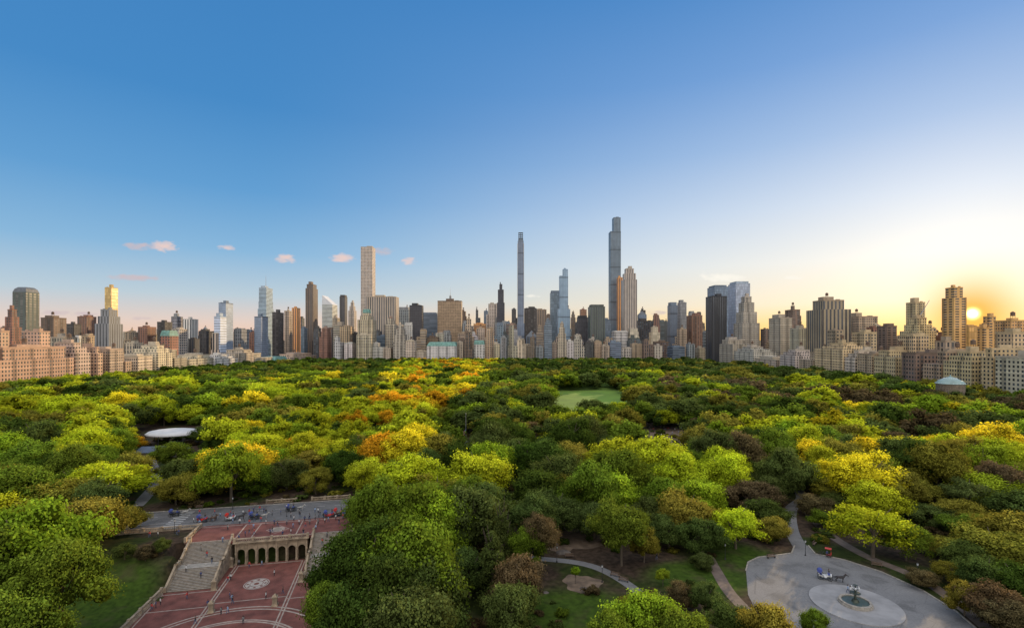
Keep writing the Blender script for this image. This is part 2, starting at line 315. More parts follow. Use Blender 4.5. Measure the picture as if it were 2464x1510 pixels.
# terrace floors
def tmesh(name,b,mats,**k):
    o=b.obj(name,mats,None,**k); o.location=(TO[0],TO[1],0); o.rotation_euler=(0,0,TA); return o
def sheet(name,rects,z,m):
    b=MB()
    for a0,a1,b0,b1 in rects: b.add([(a0,b0,z),(a1,b0,z),(a1,b1,z),(a0,b1,z)],[(0,1,2,3)])
    return tmesh(name,b,[m],kind='structure')
W=17.7
sheet('lower_terrace_pavement',[(-13,31,-62,0)],0,brick)
pb=mat('pale_stone_band',(.31,.245,.20),.85,0,.3,1)
bands=[]
for a in(-12.6,-11.9,0.2,.9,W-.9,W-.2,30.0,30.7): bands.append((a-.16,a+.16,-62,-.6 if 0<a<18 else -13.5))
sheet('paving_bands_pavement',bands,.006,pb)
sheet('crossing_bands_pavement',[(-12.4,.7,-14.2,-13.9),(-12.4,.7,-22,-21.7),(W-.7,30.5,-14.2,-13.9),(W-.7,30.5,-22,-21.7),(1.1,W-1.1,-1.2,-.8),(1.1,W-1.1,-20.8,-20.5)],.011,pb)
b=MB(); b.ring(8.2,-12.5,.016,.0,2.9,48,0); b.ring(8.2,-12.5,.02,2.5,2.7,48,1); b.ring(8.2,-12.5,.02,1.4,1.55,48,1); b.ring(8.2,-12.5,.02,0,.6,24,1)
for i in range(8):
    t=i*math.pi/4; b.ring(8.2+2.0*math.cos(t),-12.5+2.0*math.sin(t),.021,0,.32,12,1)
tmesh('round_medallion_pavement',b,[mat('medallion_stone',(.34,.30,.26),.8,0,.15,1),brick],kind='structure')
b=MB()
for r in(22,20.9,16.5,15.8): b.ring(8.2,-46,.016,r-.22,r+.22,64,0,.35,math.pi-.35)
tmesh('curved_band_pavement',b,[pb],kind='structure')
b=MB(); b.box(8.85,7.1,5.7,6.2,20.8,14.1); b.box(-7.3,8.1,5.7,6.2,11.4,12.1); b.box(25,8.1,5.7,6.2,11.4,12.1)
tmesh('upper_terrace_pavement',b,[brick],kind='structure')
b=MB(); 
for a0,a1,b0,b1 in((-1,19,1.0,1.35),(-1,19,12.8,13.15),(-1,-.65,1.35,12.8),(18.65,19,1.35,12.8),(3,3.3,1.35,12.8),(14.4,14.7,1.35,12.8),(-12.6,-1.8,12.8,13.1),(19.4,30,12.8,13.1)): b.add([(a0,b0,6.206),(a1,b0,6.206),(a1,b1,6.206),(a0,b1,6.206)],[(0,1,2,3)])
b.ring(8.85,7,6.206,0,2.0,8); b.ring(8.85,7,6.206,2.8,3.1,4)
tmesh('upper_band_pavement',b,[pb],kind='structure')
b=MB(); b.ring(8.85,7,6.21,0,1.3,8); tmesh('upper_medallion_pavement',b,[mat('tan_stone',(.22,.18,.14),.8,0,.2,1)],kind='structure')
b=MB(); b.add([(-90,14.4,6.1),(75,14.4,6.1),(75,31,6.1),(-90,31,6.1)],[(0,1,2,3)]); tmesh('road',b,[pavemat('road_asphalt',(.125,.12,.118),.2)],kind='structure')
b=MB(); b.box(-50,14.27,5.95,6.22,76,.25); b.box(52,14.27,5.95,6.22,44,.25); b.box(-8,31.1,5.95,6.25,160,.25); tmesh('road_kerb',b,[steps],kind='structure')
b=MB()
for bb,l in((17.2,0),(19.4,0),(25.8,1)):
    if not l: b.add([(-85,bb,6.106),(-14,bb,6.106),(-14,bb+.15,6.106),(-85,bb+.15,6.106)],[(0,1,2,3)])
    else:
        for i in range(18): b.add([(-80+i*6,bb,6.106),(-77+i*6,bb,6.106),(-77+i*6,bb+.15,6.106),(-80+i*6,bb+.15,6.106)],[(0,1,2,3)])
for i in range(9): b.add([(-24,15+i*1.7,6.107),(-20,15+i*1.7,6.107),(-20,15.6+i*1.7,6.107),(-24,15.6+i*1.7,6.107)],[(0,1,2,3)])
tmesh('road_markings',b,[mat('worn_white_paint',(.36,.35,.33),.7,0,.3,1)],kind='structure')
def balus(b,p,q,m=0,step=.45,h=1.0):
    p,q=Vector(p),Vector(q); l=(q-p).length
    b.beam(p,q,.5,.2,m); b.beam(p+Vector((0,0,h-.2)),q+Vector((0,0,h-.2)),.5,.2,m)
    n=max(1,int(l/step))
    for i in range(n):
        c=p.lerp(q,(i+.5)/n); b.cyl(c.x,c.y,c.z+.2,c.z+h-.2,.12,.09,6,m)
    k=max(1,round(l/4.5))
    for i in range(k+1):
        c=p.lerp(q,i/k); b.box(c.x,c.y,c.z-.02,c.z+h+.18,.62,.62,m)
ar=empty('stone_arcade',(TO[0],TO[1],0),TA,label='carved sandstone arcade with seven round arches under upper terrace',category='arcade')
b=MB(); nb=7; bw=W/nb; r=.93; zs=3.1; H0=5.6; th=.8
for i in range(nb):
    c=bw*(i+.5); n=12
    arc=[(c+r*math.cos(math.pi*j/n),zs+r*math.sin(math.pi*j/n)) for j in range(n+1)]
    top=[(bw*(i+1)-bw*j/n,H0) for j in range(n+1)]
    for yb in(0,th):
        o=[(x_,yb,z_) for x_,z_ in arc]+[(x_,yb,z_) for x_,z_ in top]
        b.add(o,[((j,j+1,n+2+j,n+1+j) if yb else (j+1,j,n+1+j,n+2+j)) for j in range(n)])
        for s_ in(1,-1):
            xe=c+s_*r; xo=c+s_*bw/2
            b.add([(xe,yb,0),(xo,yb,0),(xo,yb,H0),(xe,yb,zs)],[(0,1,2,3)])
    b.add([(x_,yb,z_) for yb in(0,th) for x_,z_ in arc],[(j,j+1,n+2+j,n+1+j) for j in range(n)])
    for s_ in(1,-1): b.add([(c+s_*r,0,0),(c+s_*r,th,0),(c+s_*r,th,zs),(c+s_*r,0,zs)],[(0,1,2,3)])
b.obj('wall',[stone],ar)
b=MB(); b.box(W/2,7.5,0,5.6,W,.3); b.box(-.15,4,0,5.65,.3,8); b.box(W+.15,4,0,5.65,.3,8); b.obj('inner_wall',[stoned],ar)
b=MB(); b.box(W/2,.1,5.6,5.85,W+1,1.3); b.box(W/2,.0,5.85,6.0,W+1.3,1.7)
for i in range(36): b.box(.25+i*.49,-.62,5.45,5.6,.22,.3)
b.obj('cornice',[stone],ar)
for i in range(nb+1):
    b=MB(); a=i*bw; b.box(a,-.16,0,.5,.62,.3); b.cyl(a,-.2,.5,2.9,.17,.15,10); b.box(a,-.16,2.9,3.15,.5,.3); b.box(a,-.12,3.15,5.45,.34,.22); b.obj('column',[stone],ar)
b=MB(); balus(b,(-.3,-.2,6.0),(W+.3,-.2,6.0)); b.obj('balustrade',[stone],ar)
def stair(a0,a1,lab):
    e=empty('staircase',(TO[0],TO[1],0),TA,label=lab,category='staircase')
    def flight(b0,b1,z0,z1,n):
        b=MB(); tr=(b1-b0)/n; ri=(z1-z0)/n
        for i in range(n):
            y0=b0+i*tr; z=z0+(i+1)*ri
            b.add([(a0,y0,z-ri),(a1,y0,z-ri),(a1,y0,z),(a0,y0,z)],[(0,1,2,3)],1); b.add([(a0,y0,z),(a1,y0,z),(a1,y0+tr,z),(a0,y0+tr,z)],[(0,1,2,3)])
            b.add([(a0,y0,-.1),(a0,y0,z),(a0,y0+tr,z),(a0,y0+tr,-.1),(a1,y0,-.1),(a1,y0,z),(a1,y0+tr,z),(a1,y0+tr,-.1)],[(0,1,2,3),(4,7,6,5)],1)
        b.obj('step_flight',[steps,stoned],e)
    flight(-12.8,-6.8,0,3.0,15); flight(-4.2,2.0,3.0,6.2,16)
    b=MB(); b.box((a0+a1)/2,-5.5,-.1,3.0,a1-a0,2.6); b.obj('landing',[steps],e)
    for aa in(a0-.4,a1+.4):
        b=MB()
        for (p0,z0),(p1,z1) in (((-12.8,0),(-6.8,3.0)),((-6.8,3.0),(-4.2,3.0)),((-4.2,3.0),(2.3,6.2))):
            b.add([(aa+s_*.38,y_,z_) for s_ in(-1,1) for y_,z_ in((p0,-.1),(p1,-.1),(p1,z1+.15),(p0,z0+.15))],[(0,3,2,1),(4,5,6,7),(3,7,6,2)])
            balus(b,(aa,p0+.05,z0+.14),(aa,p1-.05,z1+.14))
        b.obj('balustrade',[stone],e)
stair(-11.3,-1.9,'wide pale stone staircase with carved balustrades beside red terrace'); stair(19.6,29,'wide pale stone staircase partly hidden by large dark tree')
def longbal(name,p,q,lab,h0=0):
    b=MB(); 
    if h0: b.beam((p[0],p[1],p[2]-h0),(q[0],q[1],q[2]-h0),.7,h0)
    balus(b,p,q); o=tmesh(name,b,[stone],label=lab,category='balustrade')
longbal('stone_balustrade',(-13.6,-50,.35),(-12.3,-13.2,.35),'low carved stone balustrade along edge of red plaza',.5)
longbal('stone_balustrade',(31,-50,.35),(30.2,-13.2,.35),'low carved stone balustrade along edge of red plaza',.5)
longbal('stone_balustrade',(-13,2.6,6.2),(-13,13.6,6.2),'carved stone balustrade beside upper terrace',.4)
longbal('stone_balustrade',(-46,12.5,6.1),(-13.6,13.4,6.1),'low stone balustrade along the park road above lawn',.3)
longbal('stone_balustrade',(31.2,2.6,6.2),(31.2,13.6,6.2),'carved stone balustrade beside upper terrace',.4)
longbal('stone_balustrade',(0,33,6.1),(9,33,6.1),'low stone wall with piers behind park road'); longbal('stone_balustrade',(14,33,6.1),(26,33,6.1),'low stone wall with piers behind park road')
for a,bb,z in((-.9,-13.4,0),(W+.9,-13.4,0),(-.9,-.9,0),(2,-24.5,0),(15,-24.5,0)):
    b=MB(); b.box(0,0,0,.3,1.3,1.3); b.box(0,0,.3,1.9,.95,.95); b.box(0,0,1.9,2.1,1.2,1.2); b.frus(0,0,2.1,2.6,.9,.9,.3,.3)
    x_,y_=wab(a,bb); b.obj('stone_pedestal',[stone],None,loc=(x_,y_,z),rot=TA,label='square carved sandstone pedestal at edge of the terrace',category='pedestal',group='terrace pedestals')
# ---------------------------------------------------------------- buildings
PAL={'salmon':(.50,.32,.22),'pink':(.48,.35,.26),'cream':(.52,.43,.31),'white':(.60,.56,.50),'beige':(.42,.34,.25),'tan':(.38,.28,.18),'brown':(.19,.13,.09),'brick':(.26,.13,.085),'grey':(.26,.26,.255),'bluegrey':(.16,.20,.25),'black':(.03,.03,.035),'dark':(.07,.062,.058),'bronze':(.16,.105,.07),'blueglass':(.25,.36,.48),'paleglass':(.38,.45,.52),'greenglass':(.09,.10,.085),'gold':(.6,.42,.16),'orange':(.7,.33,.11),'amber':(.66,.38,.13),'honey':(.54,.40,.22),'stone':(.46,.39,.31)}  # amber puts sunset glow into the wall colour, honey the warm haze
WORD={'blueglass':'blue glass','paleglass':'pale glass','greenglass':'dark green glass','bluegrey':'blue-grey','stone':'pale limestone','gold':'golden glass'}
cnt=[0]
def tower(x0,x1,y0,y1,H,colk,style='stone',top='flat',tiers=None,label=None,name=None,cat=None,grp=None,far=False,z0=6):
    cnt[0]+=1; cx,cy=(x0+x1)/2,(y0+y1)/2; sx,sy=x1-x0,y1-y0
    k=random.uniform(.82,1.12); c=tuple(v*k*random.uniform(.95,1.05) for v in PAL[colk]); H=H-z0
    res= H<85 and colk not in('blueglass','paleglass','greenglass','black','gold')
    name=name or ('apartment_building' if res else 'skyscraper')
    wd=WORD.get(colk,colk)
    label=label or {'flat':f'{wd} {"apartment building" if res else "high-rise tower"} with flat roof','screen':f'{wd} tower with plain rooftop plant screen','tank':f'{wd} apartment building with rooftop wooden water tank','pyramid':f'{wd} tower with steep pyramid roof','mansard':f'{wd} hotel block with green mansard roof','antenna':f'{wd} tower with rooftop antenna mast','slant':f'{wd} tower with slanted roof','dome':f'{wd} tower with rounded stepped top'}.get(top,f'{wd} tower')
    e=empty(name,(cx,cy,z0),label=label,category=cat or ('apartment building' if res else 'skyscraper'),**({'group':grp} if grp else {}))
    if style=='stonefar' and random.random()<.4: style='stoneb'
    m=MATS['b_'+style]; tiers=tiers or [(1,1,1,0,0)]
    b=MB(); zz=0
    for tr in tiers:
        fz,fx=tr[0],tr[1]; fy=tr[2] if len(tr)>2 else fx; ox=tr[3] if len(tr)>3 else 0; oy=tr[4] if len(tr)>4 else 0
        b.box(ox*sx,oy*sy,zz*H,fz*H,sx*fx,sy*fy,0,False); zz=fz; last=(fx,fy,ox,oy)
    b.obj('wall',[m],e,c)
    fx,fy,ox,oy=last; tx,ty=sx*fx,sy*fy; X0,Y0=ox*sx,oy*sy
    if top in('flat','tank','antenna','screen'):
        b=MB(); t_=.5
        for (bx,by,lx,ly) in((X0,Y0-ty/2+t_/2-.15,tx+.3,t_),(X0,Y0+ty/2-t_/2+.15,tx+.3,t_),(X0-tx/2+t_/2-.15,Y0,t_,ty-.9),(X0+tx/2-t_/2+.15,Y0,t_,ty-.9)): b.box(bx,by,H-.6,H+1.1,lx,ly)
        b.obj('parapet',[mat('parapet_'+colk,tuple(v*.8 for v in PAL[colk]),.85,0,.2,.2)],e)
        b=MB(); q=random.uniform(.25,.6) if top!='screen' else .86; rx=random.uniform(-.18,.18)*tx if top!='screen' else 0; hh=random.uniform(3,6) if res else random.uniform(4,9)
        b.box(X0+rx,Y0,H,H+hh,tx*q,ty*q,0,False)
        bm_=mat('bulkhead_'+colk,tuple(v*.8+.02 for v in PAL[colk]),.85,0,.25,.2)
        b.obj('rooftop_bulkhead',[bm_],e)
        if top!='screen': b=MB(); b.box(X0-tx*.3*(1 if rx>0 else -1),Y0-ty*.3,H,H+2.4,tx*.16,ty*.14,0,False); b.obj('stair_bulkhead',[bm_],e)
        if top=='tank':
            b=MB(); qx,qy=X0+rx+tx*.1*q,Y0; zt=H+hh
            for a_ in(-1,1):
                for c_ in(-1,1): b.box(qx+a_*1.2,qy+c_*1.2,zt,zt+2,.25,.25)
            b.cyl(qx,qy,zt+2,zt+5.5,2,2,10); b.cyl(qx,qy,zt+5.5,zt+7,2.2,.1,10); b.obj('water_tank',[woodm],e)
        if top=='antenna': b=MB(); b.cyl(X0,Y0,H+3,H+.13*H+12,.9,.25,6); b.obj('antenna',[metal],e)
    elif top=='pyramid':
        b=MB(); b.frus(X0,Y0,H,H+max(tx,8)*.55,tx*1.02,ty*1.02,.6,.6); b.obj('roof',[slate if colk in('grey','dark','black','bluegrey') else tile],e)
    elif top=='mansard':
        b=MB(); b.frus(X0,Y0,H,H+9,tx*1.01,ty*1.01,tx*.86,ty*.75); 
        for i in range(-2,3): b.frus(X0+i*tx*.18,Y0-ty*.46,H,H+6,3,3,2.4,.4)
        b.obj('roof',[copper],e)
    elif top=='slant':
        b=MB(); h=tx*.9; q=tx/2; r_=ty/2
        b.add([(-q,-r_,H),(q,-r_,H),(q,r_,H),(-q,r_,H),(-q,-r_,H+h),(-q,r_,H+h)],[(0,1,4),(3,5,2),(4,1,2,5),(0,4,5,3)]); b.obj('roof',[mat('white_cladding',(.55,.55,.55),.5,0,.1,.1)],e)
    elif top=='dome':
        b=MB(); b.frus(X0,Y0,H,H+5,tx,ty,tx*.86,ty*.86); b.frus(X0,Y0,H+5,H+8,tx*.86,ty*.86,tx*.6,ty*.6); b.obj('roof',[slate],e)
    return e
def T(xl,xr,yt,d,colk,style='stonefar',top='flat',tiers=None,dep=None,label=None,**k):
    ul,ur=(xl-F)/F,(xr-F)/F; x0,x1=ul*d,ur*d; H=CAM+(HZ-yt)/F*d
    wd=x1-x0; dep=dep or min(max(wd,22),50)
    ui=ur if ur<0 else ul if ul>0 else 0
    if abs(ui)>.3:   # plots seen obliquely: width and depth share the apparent width
        dep=max(8,min(dep,.5*wd/abs(ui)))
        if ui<0: x1=ur*(d+dep)
        else: x0=ul*(d+dep)
    return tower(x0,x1,d,d+dep,H,colk,style,top,tiers,label,**k)
S2=[(.86,1),(.94,.72),(1,.45)]; S3=[(.55,1),(.75,.82),(.9,.6),(1,.38)]
A1=[(.7,1),(1,.6,.8,.18)]; A2=[(.6,1),(.85,.75,.9,-.1),(1,.5,.6,-.1)]; A3=[(.5,1.3,1.1),(1,1)]; A4=[(.9,1),(1,.8)]; A5=[(.75,1),(.9,.8,.8,.05),(1,.7,.7,.05)]; A6=[(.82,1),(1,.5,.7,-.22)]; A7=[(.45,1),(1,.55,.8,-.15)]
RB=[(.8,1),(.92,.85,.8),(1,.55,.45,0,.1)]; RC=[(.72,1),(1,.7,.4,0,-.2)]; RD=[(.86,1),(1,.8,.5,0,.2)]
EX=-467.0
def rowE(xl,xr,yt,colk,style='stone',top='tank',tiers=None,label=None,off=0):
    d0=-EX*F/(F-xl); d1=-EX*F/(F-xr)-random.choice([2,2,9]); H=CAM+(HZ-yt)/F*(d0+d1)/2
    return tower(EX-38-off,EX-off,d0,d1,H,colk,style,top,tiers,label,grp='apartment houses along the avenue')
rowE(-160,-20,812,'cream'); 
rowE(-10,182,836,'salmon',tiers=[(.76,1),(1,.9,.8)],label='large salmon brick apartment house with twin rooftop towers')
for q0,q1 in((480,488),(519,531)):
    tower(EX-30,EX-12,q0,q1,67,'salmon','stone','flat',None,'salmon brick rooftop tower of the large apartment house',z0=49.5,name='rooftop_tower',cat='rooftop tower')
rowE(182,234,826,'pink',tiers=RB); rowE(236,262,836,'salmon',tiers=RD); rowE(264,300,840,'pink',top='flat'); rowE(302,330,848,'tan',tiers=RC); rowE(332,378,857,'cream',top='flat'); rowE(379,418,832,'cream',tiers=RB); rowE(420,452,842,'beige',tiers=RC); rowE(454,515,855,'cream',tiers=RD)
rowE(517,573,854,'white',top='flat',tiers=RB); rowE(575,612,842,'beige',tiers=RD); rowE(613,657,850,'cream',top='flat',tiers=RC); rowE(662,698,868,'grey',top='mansard'); rowE(700,765,851,'pink',tiers=[(.75,1),(1,.8,.7)])
WX=415.0
def rowW(xl,xr,yt,colk,style='stone',top='tank',tiers=None,label=None,off=0):
    d1=WX*F/(xl-F)-random.choice([2,2,8]); d0=WX*F/(xr-F); H=CAM+(HZ-yt)/F*(d0+d1)/2
    return tower(WX+off,WX+40+off,d0,d1,H,colk,style,top,tiers,label,grp='apartment houses along the park side')
rowW(2390,2475,860,'cream',top='flat'); rowW(2340,2388,840,'honey',top='flat',tiers=RD); rowW(2265,2338,847,'honey',tiers=RB); rowW(2205,2263,847,'tan',tiers=RC); rowW(2156,2203,850,'brown',top='flat'); rowW(2100,2154,845,'honey',tiers=RD); rowW(2060,2098,852,'tan'); rowW(2030,2058,844,'cream',tiers=RB); rowW(1958,2028,826,'honey',tiers=S2); rowW(1915,1956,848,'tan',tiers=RC); rowW(1870,1913,842,'stone',tiers=RB); rowW(1815,1868,864,'cream',top='flat'); rowW(1765,1813,835,'stone',tiers=RB); rowW(1730,1763,818,'stone',tiers=RD)
T(0,58,745,700,'brick','stonefar','flat',S3); T(30,95,702,800,'greenglass','balc','dome',label='dark green glass tower with chamfered mansard top'); T(98,160,765,850,'brown','balc','tank'); T(160,196,780,900,'dark'); T(186,232,762,1000,'brick',top='tank'); T(228,296,745,820,'grey','vert','flat',[(.78,1),(.9,.8),(1,.6)])
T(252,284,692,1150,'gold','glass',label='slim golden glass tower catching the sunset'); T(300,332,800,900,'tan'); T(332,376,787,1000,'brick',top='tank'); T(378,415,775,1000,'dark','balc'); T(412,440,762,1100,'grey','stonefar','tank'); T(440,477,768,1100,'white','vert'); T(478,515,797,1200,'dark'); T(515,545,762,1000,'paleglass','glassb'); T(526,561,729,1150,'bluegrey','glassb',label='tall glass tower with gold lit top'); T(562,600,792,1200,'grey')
T(120,186,812,700,'beige',top='tank'); T(196,228,808,760,'tan'); T(300,345,826,740,'cream',top='tank'); T(385,430,808,820,'brick','stonefar','mansard'); T(600,622,800,1300,'brick',top='tank')
T(612,645,762,1250,'bluegrey','glassb'); T(620,659,692,1500,'paleglass','horz','antenna',[(.7,1),(.8,.9),(1,.85)],label='white banded office tower with rooftop antenna'); T(655,683,752,1300,'dark','balc'); T(684,704,748,1400,'beige',top='tank'); T(702,723,741,1500,'orange','vert',label='slim tower glowing orange in low sun')  # low sunlight put into the orange wall colour of the last tower
T(724,740,790,1300,'bluegrey','glass'); T(735,765,684,1350,'brown','vert','flat',[(.25,1.4),(.95,1),(1,.8)],label='tall slender brown stone tower'); T(775,812,732,1700,'white','horz','slant',label='white banded office tower with slanted top'); T(800,818,765,1400,'beige'); T(817,836,714,1600,'dark','vert','screen'); T(838,858,728,1500,'stone','stonefar','flat',S2)
T(868,896,594,1900,'stone','grid','flat',dep=43,label='extremely slender concrete tower with square window grid'); T(880,952,714,1350,'beige','vert','flat',dep=40,label='broad stone office slab with vertical stripes')
T(860,896,752,1170,'cream','stonefar','mansard',S2,label='cream hotel tower with green mansard top'); T(926,950,765,1220,'beige','stonefar','pyramid',S2); T(953,984,745,1500,'grey','grid','screen'); T(985,1014,735,1300,'black','dark'); T(1015,1052,755,1500,'bluegrey','horz','screen'); T(1053,1110,724,1420,'bronze','dark','flat',dep=30,label='broad bronze glass office slab with pale edges')
T(1077,1089,712,2600,'grey','stonefar','antenna',S3); T(1112,1130,778,1400,'grey','vert'); T(1118,1140,768,1200,'tan','stonefar','tank',A2); T(1140,1168,780,1500,'orange','horz'); T(1170,1203,731,1600,'stone','stonefar','flat',[(.8,1),(1,.7)]); T(1198,1212,684,1500,'black','dark','flat',[(.75,1.3),(.93,1),(1,.5)],label='slim black tapered glass tower'); T(1190,1225,778,1350,'grey','vert')
e=T(1246,1260,580,1420,'bluegrey','super','screen',[(.30,1.25,1.6),(.72,1.0,1.3),(.9,1,1.0),(1,1,.7)],dep=16,label='needle-thin dark supertall tower with pale stone edges')
hT=CAM+(HZ-580)/F*1420-6
b=MB()
for q in range(5):
    for a_ in(-5.5,0,5.5): b.box(a_,0,hT+.0+q*5,hT+q*5+4,.9,8,0)
    b.box(0,0,hT+q*5+4,hT+q*5+4.9,13,9,0)
b.obj('crown_frame',[black],e)
for a_ in(-8.6,8.6): b=MB(); b.box(a_,-2,0,hT-6,1.1,9); b.obj('edge_pier',[mat('pale_terracotta',(.45,.42,.38),.7,0,.1,.2)],e)
T(1262,1291,742,1450,'dark','balc'); T(1290,1315,745,1550,'tan','vert'); T(1325,1348,705,1600,'bluegrey','glass','screen'); T(1347,1367,648,1500,'blueglass','super','flat',[(.55,1.5,1.2),(.93,1),(1,.6,.6,.2)],label='slim blue glass skyscraper with stepped top'); T(1388,1418,764,1450,'black','dark','screen',A4); T(1420,1456,738,1350,'greenglass','vert','screen',label='dark green glass tower'); T(1448,1470,770,1450,'bluegrey','glass')
T(1469,1494,523,1700,'bluegrey','super','flat',[(.90,1,1),(1,.68,.8,.16)],dep=34,label='tallest pale blue glass skyscraper with stepped shoulder').children[0].color=(.40,.47,.54,1)
T(1487,1498,668,1650,'orange','vert',label='thin tower edge glowing orange')  # orange wall colour stands in for sunlight on this thin tower
T(1501,1533,646,1350,'stone','vert','flat',[(.16,1.6,1.3),(.88,1),(.95,.85),(1,.6)],dep=30,label='slender pale limestone tower with stepped crown')
T(1535,1572,772,1450,'dark','grid'); T(1538,1556,757,1700,'bluegrey','glass','pyramid'); T(1560,1580,790,1500,'brick'); T(1606,1630,735,1300,'bluegrey','super','screen'); T(1630,1652,728,1350,'grey','glass'); T(1652,1690,759,1250,'brick','balc'); T(1690,1702,800,1200,'grey')
T(1702,1752,690,1350,'bluegrey','glass','screen',label='glass twin tower block of pale mirrored panels'); T(1752,1805,682,1420,'paleglass','glass','screen'); T(1698,1749,713,1120,'black','vert',label='black and bronze striped glass tower facing the park',dep=35)
T(1765,1828,713,1010,'stone','stone','flat',[(.62,1),(.78,.8),(.92,.6),(1,.4)],dep=40,label='stepped limestone apartment tower with setbacks')
T(1830,1850,792,1100,'brown'); T(1850,1906,765,900,'beige','stone','tank'); T(1880,1932,745,950,'brown','balc','tank',A5); T(1940,2048,722,760,'tan','vert','tank',[(.88,1),(1,.7)],dep=40); T(2020,2112,762,800,'tan','stone','tank'); T(2110,2158,785,700,'brown','balc'); T(2050,2110,800,650,'honey'); T(2165,2252,765,650,'honey','stone','flat',[(.8,1),(.9,.75),(1,.5)],dep=35); T(2180,2226,728,690,'honey','stone','flat'); T(2266,2326,692,620,'amber','balc','flat',[(.9,1),(1,.7)],label='sun-tinted amber balconied tower beside the setting sun')
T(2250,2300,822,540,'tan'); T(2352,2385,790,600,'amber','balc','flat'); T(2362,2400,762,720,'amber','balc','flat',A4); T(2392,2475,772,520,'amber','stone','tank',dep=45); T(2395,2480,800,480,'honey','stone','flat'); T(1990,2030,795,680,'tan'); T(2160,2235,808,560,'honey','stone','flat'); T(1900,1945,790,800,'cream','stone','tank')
for a in [(768,798,790,'brick','pyramid',A5),(803,828,812,'white','flat',A6),(828,856,826,'white','tank',None),(858,893,806,'cream','flat',None),(896,922,826,'white','flat',A6),(922,940,838,'beige','flat',None),(946,976,782,'stone','flat',S3),(976,998,820,'cream','tank',None),(1000,1026,845,'cream','flat',None),(1027,1098,832,'white','mansard',None),(1100,1114,824,'beige','flat',None),(1116,1138,800,'brown','flat',A7),(1140,1166,828,'white','mansard',None),(1167,1188,790,'tan','flat',A5),(1188,1203,828,'cream','tank',None),(1205,1218,812,'grey','flat',None),(1222,1246,782,'beige','pyramid',A7),(1244,1266,818,'cream','flat',A6),(1268,1288,812,'brown','tank',A1),(1289,1307,834,'grey','flat',None),(1310,1328,768,'bluegrey','pyramid',S2),(1329,1340,826,'beige','flat',None),(1342,1364,778,'beige','flat',S3),(1364,1380,822,'white','flat',None),(1380,1408,806,'stone','flat',A2),(1409,1428,824,'dark','flat',None),(1430,1448,822,'tan','flat',None),(1449,1467,832,'beige','tank',None),(1468,1495,824,'bluegrey','flat',None),(1496,1520,838,'stone','flat',None),(1521,1546,828,'tan','tank',None),(1550,1572,818,'brown','flat',A6),(1573,1594,832,'stone','flat',None),(1606,1648,835,'bluegrey','flat',None),(1650,1672,828,'grey','tank',None),(1673,1697,838,'cream','flat',None)]:
    T(a[0],a[1],a[2],1150+random.uniform(0,25),a[3],random.choice(['stonefar','stonefar','stone','balc']) if a[3]!='bluegrey' else 'horz',a[4],a[5],grp='buildings facing the park edge')
def infill(n,pl,pr,d0,d1,y0,y1,lim=None,w0=20,w1=36,pal=None):
    for i in range(n):
        d=random.uniform(d0,d1); px=pl+(pr-pl)*(i+random.random())/n; wpx=random.uniform(w0,w1)/d*F
        x=(px-F)/F*d
        if lim and not lim(x): continue
        k=random.choice(pal or ['beige','cream','brown','brick','grey','dark','tan','white','bluegrey','stone','bronze','brown','tan','greenglass'])
        T(px-wpx/2,px+wpx/2,random.uniform(y0,y1),d,k,random.choice(['stonefar','stonefar','vert','grid','balc','horz','glass']),random.choice(['flat','flat','tank','screen']+(['pyramid'] if random.random()<.25 else [])),random.choice([None,None,S2,A1,A2,A3,A4,A5,A6]),grp='city buildings')
infill(50,760,1720,1230,1300,780,828); infill(50,720,1720,1750,2400,764,798); infill(30,890,1700,1500,2300,738,775,None,16,28,['dark','brown','bronze','bluegrey','black','grey','greenglass','brick','tan']); infill(46,-150,720,1300,2600,786,808,lambda x:x<-530)
infill(34,-100,700,620,1200,790,828,lambda x:x<-560); infill(34,1720,2335,560,1500,782,822,lambda x:x>500,20,36,['honey','tan','brown','cream','brick','honey','stone','amber'])
